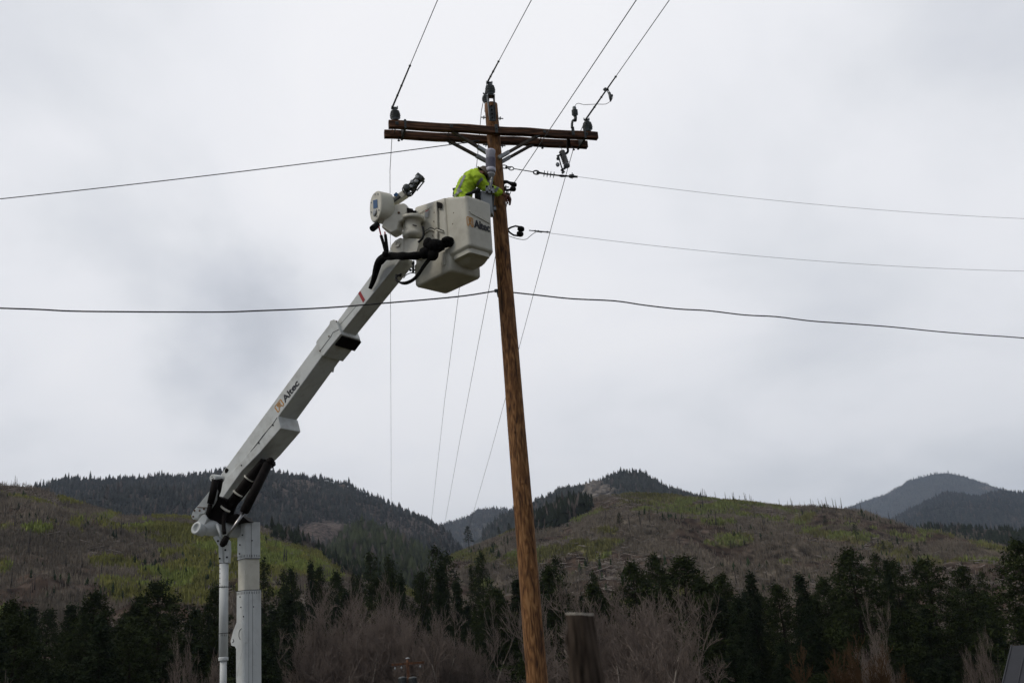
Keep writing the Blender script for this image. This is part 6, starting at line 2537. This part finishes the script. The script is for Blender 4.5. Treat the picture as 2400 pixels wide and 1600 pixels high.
# joints, in the bucket, leaning over its right corner towards the pole
hip = Vector((-.60, 14.93, 8.50))
hipj = at(1088, 470, 14.95)
hip = Vector((hipj.x, 14.95, hipj.z))
belly = at(1086, 449, 14.98)
chest = at(1096, 424, 15.00)
neckb = at(1116, 409, 15.02)
headc = at(1133, 410, 15.02)
rsh = at(1118, 417, 14.90)         # near shoulder
rel = at(1141, 441, 15.00)
rwr = at(1179, 455, 15.10)
lsh = at(1118, 408, 15.16)
lel = at(1150, 425, 15.36)
lwr = at(1172, 446, 15.62)
fl = 7.70
person = empty('person', (hip.x, hip.y, fl), 'lineman in lime safety jacket and brown hard hat, bent over, reaching round the pole', 'person')
ft = [Vector((hip.x - .12, hip.y - .02, fl)), Vector((hip.x + .10, hip.y + .06, fl))]
J = [(hip, (.13, .10)), (belly, (.12, .10)), (chest, (.11, .10)), (neckb, .062), (at(1124, 408, 15.02), .058), (headc, .088), (at(1140, 415, 15.02), .072),
     (rsh, .055), (rel, .045), (rwr, .031), (lsh, .055), (lel, .042), (lwr, .030),
     (hip + Vector((-.09, 0, -.10)), .095), (ft[0] + Z * .42, .062), (ft[0] + Z * .06, .042), (ft[0] + Vector((.14, -.03, .04)), .035),
     (hip + Vector((.09, .02, -.10)), .095), (ft[1] + Z * .42, .062), (ft[1] + Z * .06, .042), (ft[1] + Vector((.14, -.03, .04)), .035)]
Ed = [(0, 1), (1, 2), (2, 3), (3, 4), (4, 5), (5, 6), (2, 7), (7, 8), (8, 9), (2, 10), (10, 11), (11, 12), (0, 13), (13, 14), (14, 15), (15, 16), (0, 17), (17, 18), (18, 19), (19, 20)]
# hands: palm then five separate bent fingers, closed on the pole's right side
pc = Vector((PB.x, PB.y, 0))


def hand(wr, palm, fingers, thumb):
    i0 = len(J)
    wi = 9 if wr is rwr else 12
    J.append((palm[0], (.034, .020)))
    Ed.append((wi, i0))
    J.append((palm[1], (.036, .018)))
    Ed.append((i0, i0 + 1))
    for f in fingers + [thumb]:
        src = i0 + 1 if f is not thumb else i0
        prev = src
        for k, p in enumerate(f):
            J.append((p, (.0115, .0105, .0095, .008)[min(k, 3)]))
            Ed.append((prev, len(J) - 1))
            prev = len(J) - 1


palmR = (at(1187, 458, 15.12), at(1192, 464, 15.16))
fR_ = []
for k in range(4):
    y0 = 462 + k * 3.2
    fR_.append([at(1194 - k * .4, y0, 15.17), at(1197 - k * .5, y0 + 4, 15.2), at(1197 - k * .5, y0 + 8, 15.24), at(1194 - k * .4, y0 + 11 - k, 15.27)])
hand(rwr, palmR, fR_, [at(1186, 466, 15.10), at(1188, 473, 15.12), at(1191, 478, 15.14)])
palmL = (at(1178, 450, 15.62), at(1184, 454, 15.58))
fL2 = []
for k in range(4):
    y0 = 452 + k * 3
    fL2.append([at(1188, y0, 15.56), at(1192, y0 + 2, 15.52), at(1194, y0 + 4, 15.47), at(1193, y0 + 6, 15.42)])
hand(lwr, palmL, fL2, [at(1183, 447, 15.56), at(1188, 446, 15.5), at(1191, 448, 15.46)])
link('body', skin_mesh('body', J, Ed, 'skin', 2), person)

# gloves over the near hand
gJ = [(rwr + (palmR[0] - rwr) * .3, .040), (palmR[0], (.042, .028)), (palmR[1], (.044, .026))]
gE = [(0, 1), (1, 2)]
for f in fR_:
    prev = 2
    for k, p in enumerate(f):
        gJ.append((p, (.016, .0155, .0145, .013)[k]))
        gE.append((prev, len(gJ) - 1))
        prev = len(gJ) - 1
prev = 1
for p in [at(1186, 466, 15.10), at(1188, 473, 15.12), at(1191, 478, 15.14)]:
    gJ.append((p, .0155))
    gE.append((prev, len(gJ) - 1))
    prev = len(gJ) - 1
link('glove', skin_mesh('glove', gJ, gE, 'glove', 2), person)

# jacket: torso and sleeves, a little larger than the body
tail_ = at(1074, 462, 14.97)
JJ = [(at(1082, 474, 14.95), (.20, .15)), (at(1081, 452, 14.97), (.195, .16)), (at(1091, 436, 14.98), (.215, .175)), (chest + Vector((.05, 0, -.02)), (.215, .175)), (at(1113, 411, 15.02), (.10, .10)),
      (rsh, .115), (rsh.lerp(rel, .5), .096), (rel, .082), (rel.lerp(rwr, .5), .066), (rel.lerp(rwr, .92), .054),
      (lsh, .095), (lsh.lerp(lel, .5), .080), (lel, .075), (lel.lerp(lwr, .5), .062), (lel.lerp(lwr, .9), .052)]
JE = [(0, 1), (1, 2), (2, 3), (3, 4), (3, 5), (5, 6), (6, 7), (7, 8), (8, 9), (3, 10), (10, 11), (11, 12), (12, 13), (13, 14)]
b_ = MB()
tp_ = [(at(1086, 482, 14.95), .13, .16), (at(1085, 466, 14.96), .14, .17), (at(1086, 450, 14.97), .145, .165), (at(1092, 436, 14.98), .145, .17), (at(1101, 424, 15.00), .14, .18), (at(1111, 413, 15.02), .115, .17), (at(1119, 409, 15.02), .07, .09)]
ks = 20
vs2, fs2 = [], []
for i, (c_, ra_, rb_) in enumerate(tp_):
    t = (tp_[min(i + 1, 6)][0] - tp_[max(i - 1, 0)][0]).normalized()
    w_ = Y - t * t.dot(Y)
    w_.normalize()
    u_ = t.cross(w_)
    for k in range(ks):
        an = 2 * math.pi * k / ks
        vs2.append(c_ + u_ * ra_ * math.cos(an) + w_ * rb_ * math.sin(an))
for i in range(6):
    for k in range(ks):
        fs2.append((i * ks + k, i * ks + (k + 1) % ks, (i + 1) * ks + (k + 1) % ks, (i + 1) * ks + k))
fs2 += [tuple(range(ks))[::-1], tuple(6 * ks + k for k in range(ks))]
b_.add(vs2, fs2, True)
b_.tube(smooth([at(1110, 418, 14.97), rsh, rsh.lerp(rel, .5), rel, rel.lerp(rwr, .45), rel.lerp(rwr, .93)], 4), [.12, .118, .115, .11, .106, .102, .098, .094, .09, .088, .086, .084, .082, .078, .074, .070, .066, .063, .060, .058, .057], 14)
b_.tube(smooth([at(1112, 412, 15.08), lsh, lsh.lerp(lel, .5), lel, lel.lerp(lwr, .9)], 4), [.10, .10, .10, .098, .094, .09, .086, .084, .082, .08, .076, .072, .068, .064, .06, .058, .056], 12)
tm_ = b_.mesh('jacket_tmp', None)
bm = bmesh.new()
bm.from_mesh(tm_)
bmesh.ops.recalc_face_normals(bm, faces=bm.faces)
bm.to_mesh(tm_)
bm.free()
to_ = bpy.data.objects.new('jacket_tmp', tm_)
col.objects.link(to_)
rm_ = to_.modifiers.new('rm', 'REMESH')
rm_.mode = 'VOXEL'
rm_.voxel_size = .014
sm_ = to_.modifiers.new('sm', 'SMOOTH')
sm_.iterations = 6
sm_.factor = .6
dg = bpy.context.evaluated_depsgraph_get()
jm = bpy.data.meshes.new_from_object(to_.evaluated_get(dg))
bpy.data.objects.remove(to_)
jm.name = 'jacket'
jm.materials.clear()
jm.materials.append(M['hivis'])
jm.polygons.foreach_set('use_smooth', [True] * len(jm.polygons))
# folds pressed into the cloth
vs_ = np.empty(len(jm.vertices) * 3, np.float32)
ns_ = np.empty(len(jm.vertices) * 3, np.float32)
jm.vertices.foreach_get('co', vs_)
jm.vertex_normals.foreach_get('vector', ns_)
vv, nn_ = vs_.reshape(-1, 3).astype(float), ns_.reshape(-1, 3)
fold = fbm(vv[:, 0] * 9 + vv[:, 2] * 5, vv[:, 2] * 14 - vv[:, 0] * 6 + vv[:, 1] * 6, 88, 3) - .5
rid_ = -np.abs(fbm(vv[:, 0] * 7, vv[:, 2] * 11 + vv[:, 0] * 9, 99, 2) - .5)
vv += nn_ * (fold * .05 + rid_ * .07 + .01)[:, None]
jm.vertices.foreach_set('co', vv.astype(np.float32).ravel())
jm.update()
jk = link('jacket', jm, person)


def on_jacket(pts):
    """drape points on the jacket from the photographer's side, in object space of the finished mesh"""
    from mathutils.bvhtree import BVHTree
    bv = BVHTree.FromPolygons([tuple(v) for v in vv], [tuple(p.vertices) for p in jm.polygons])
    out = []
    for p in pts:
        h = bv.find_nearest(p)
        out.append((h[0], h[1]))
    return out


def band(pix, w, y0=14.75, name='reflective_band'):
    pr_ = []
    from mathutils.bvhtree import BVHTree
    bv = BVHTree.FromPolygons([tuple(v) for v in vv], [tuple(p.vertices) for p in jm.polygons])
    pts = smooth([Vector((x, y, 0)) for x, y in pix], 8)
    L_, R_ = [], []
    for i, p in enumerate(pts):
        t = (pts[min(i + 1, len(pts) - 1)] - pts[max(i - 1, 0)]).normalized()
        for s_, lst in ((-1, L_), (-.33, None), (.33, None), (1, R_)):
            if lst is None: continue
            q = (p.x - t.y * w / 2 * s_, p.y + t.x * w / 2 * s_)
            d = ray(*q).normalized()
            hit = bv.ray_cast(CAM, d)
            lst.append(hit[0] + hit[1] * .007 if hit[0] else None)
    b_ = MB()
    vs2, fs2 = [], []
    for a, b in zip(L_, R_):
        if a is None or b is None: continue
        vs2 += [a, (a + b) / 2 + (a - b).cross(Z).normalized() * 0, b]
    # lift the middle on to the cloth
    for i in range(0, len(vs2), 3):
        mid_ = bv.find_nearest(vs2[i + 1])
        vs2[i + 1] = mid_[0] + (CAM - mid_[0]).normalized() * .007
    for i in range(len(vs2) // 3 - 1):
        k = i * 3
        fs2 += [(k, k + 1, k + 4, k + 3), (k + 1, k + 2, k + 5, k + 4)]
    if fs2:
        b_.add(vs2, fs2, True)
        b_.build(name, M['tape'], jk)


band([(1090, 411), (1083, 425), (1078, 437), (1072, 448)], 5)          # down the back
band([(1082, 447), (1075, 450), (1066, 460)], 5)
band([(1131, 418), (1124, 424), (1118, 434)], 6)                       # upper sleeve
band([(1167, 438), (1164, 443), (1160, 449)], 6)                       # forearm

# harness, trousers, helmet, hood
b_ = MB()
b_.tube(smooth([at(1082, 458, 14.82), at(1098, 455, 14.80), at(1112, 449, 14.82), at(1121, 444, 14.88)]), [.020] * 4 + [.028] * 4 + [.034] * 4 + [.03], 8)
b_.tube([at(1119, 444, 14.93), at(1120, 470, 14.93)], .05, 8)
b_.build('harness', M['dark'], person)
b_ = MB()
tr = [(hip, (.17, .14)), (hip + Vector((-.09, 0, -.10)), .11), (ft[0] + Z * .42, .08), (ft[0] + Z * .10, .065), (hip + Vector((.09, .02, -.10)), .11), (ft[1] + Z * .42, .08), (ft[1] + Z * .10, .065)]
link('trousers', skin_mesh('trousers', tr, [(0, 1), (1, 2), (2, 3), (0, 4), (4, 5), (5, 6)], 'dark', 2), person)
hd = (at(1143, 421, 15.0) - at(1124, 400, 15.02)).normalized()      # the way the face points
hu = hd.cross(Y).normalized()
if hu.z < 0: hu = -hu
hy = hd.cross(hu)
b_ = MB()
hcx = headc - hd * .012 + hu * .030
vs2, fs2 = [], []
n1_, n2_ = 20, 8
for i in range(n2_ + 1):
    th = .5 * math.pi * i / n2_ * 1.08
    for k in range(n1_):
        a = 2 * math.pi * k / n1_
        vs2.append(hcx + hd * .135 * math.sin(th) * math.cos(a) + hy * .108 * math.sin(th) * math.sin(a) + hu * .105 * math.cos(th))
for i in range(n2_):
    for k in range(n1_):
        fs2.append((i * n1_ + k, (i + 1) * n1_ + k, (i + 1) * n1_ + (k + 1) % n1_, i * n1_ + (k + 1) % n1_))
b_.add(vs2, fs2, True)
ring1 = vs2[-n1_:]
ring2 = []
for k in range(n1_):
    a = 2 * math.pi * k / n1_
    ex = .035 + (.04 if math.cos(a) > .3 else 0)
    ring2.append(ring1[k] + (hd * math.cos(a) + hy * math.sin(a)) * ex - hu * .008)
b_.add(ring1 + ring2, [(k, n1_ + k, n1_ + (k + 1) % n1_, (k + 1) % n1_) for k in range(n1_)], True)
for off_ in (-.05, 0, .05):
    b_.tube([hcx + hy * off_ * .9 + hd * .12 * math.cos(t) + hu * (.108 * math.sin(t)) * (1 - abs(off_) * 2) for t in np.linspace(.35, 2.7, 12)], .008, 6)
hl = b_.build('hard_hat', M['helmet'], person)
b_ = MB()
b_.tube(smooth([headc - hd * .07 - hu * .05 + hy * 0, headc - hd * .02 - hu * .08, headc + hd * .05 - hu * .075]), .055, 10)
b_.ball(headc + hd * .02 - hu * .035, (.10, .085, .07), (hd, hy, hu), 12)
b_.build('hair', mat('dark_hair', (.02, .014, .01), .8), person)
# face: nose, ear, brow, mouth, eyes on the side we see, in shadow of the brim
b_ = MB()
fc_ = headc + hd * .095 - hu * .02
b_.ball(fc_ + hd * .025 - hu * .015, (.022, .012, .018), (hd, hy, hu), 8)
b_.ball(fc_ - hu * .052 + hd * .005, (.020, .026, .009), (hd, hy, hu), 8)
b_.ball(headc - Y * .083 - hu * .02, (.018, .010, .030), (hd, Y, hu), 8)
b_.ball(fc_ - hd * .02 - hu * .03, (.045, .062, .055), (hd, hy, hu), 12)
b_.build('face', M['skin'], person)
b_ = MB()
for s_ in (-1, 1):
    b_.ball(fc_ + hd * .016 + hy * .028 * s_ + hu * .006, .011, None, 8)
b_.build('eye', M['dark'], person)

# dark green tool holster hung on the rim behind the worker
th_ = empty('tool_holster', at(1066, 452, 15.1), 'dark green plastic holster hooked on the bucket rim behind the worker', 'tool holster')
b_ = MB()
b_.prism([at(x, y, 15.12) for x, y in ((1060, 441), (1066, 439.5), (1076, 440), (1075, 448), (1072, 461), (1063, 462), (1065, 447))], Vector((0, .08, 0)))
b_.build('body', M['green'], th_, bevel=.006, fix=True)
b_ = MB()
b_.tube(smooth([at(1062, 461, 15.1), at(1063, 450, 15.08), at(1068, 446, 15.08), at(1073, 452, 15.1)]), .010, 6)
b_.build('handle', M['rubber'], th_)

# ------------------------------------------------------------------ the air
mb = MB()
mb.box((0, 4000, 700), (22000, 17000, 1428))
hm = bpy.data.materials.new('haze_air')
hm.use_nodes = True
t = hm.node_tree
for n_ in list(t.nodes):
    t.nodes.remove(n_)
pv = nd(t, 'ShaderNodeVolumePrincipled')
pv.inputs['Color'].default_value = (.70, .82, 1.0, 1)
pv.inputs['Density'].default_value = 6e-5
ou = nd(t, 'ShaderNodeOutputMaterial')
t.links.new(pv.outputs[0], ou.inputs['Volume'])
hz = mb.build('haze', hm)
tag(hz, 'thin cool haze in the valley air', 'haze', None, 'stuff')
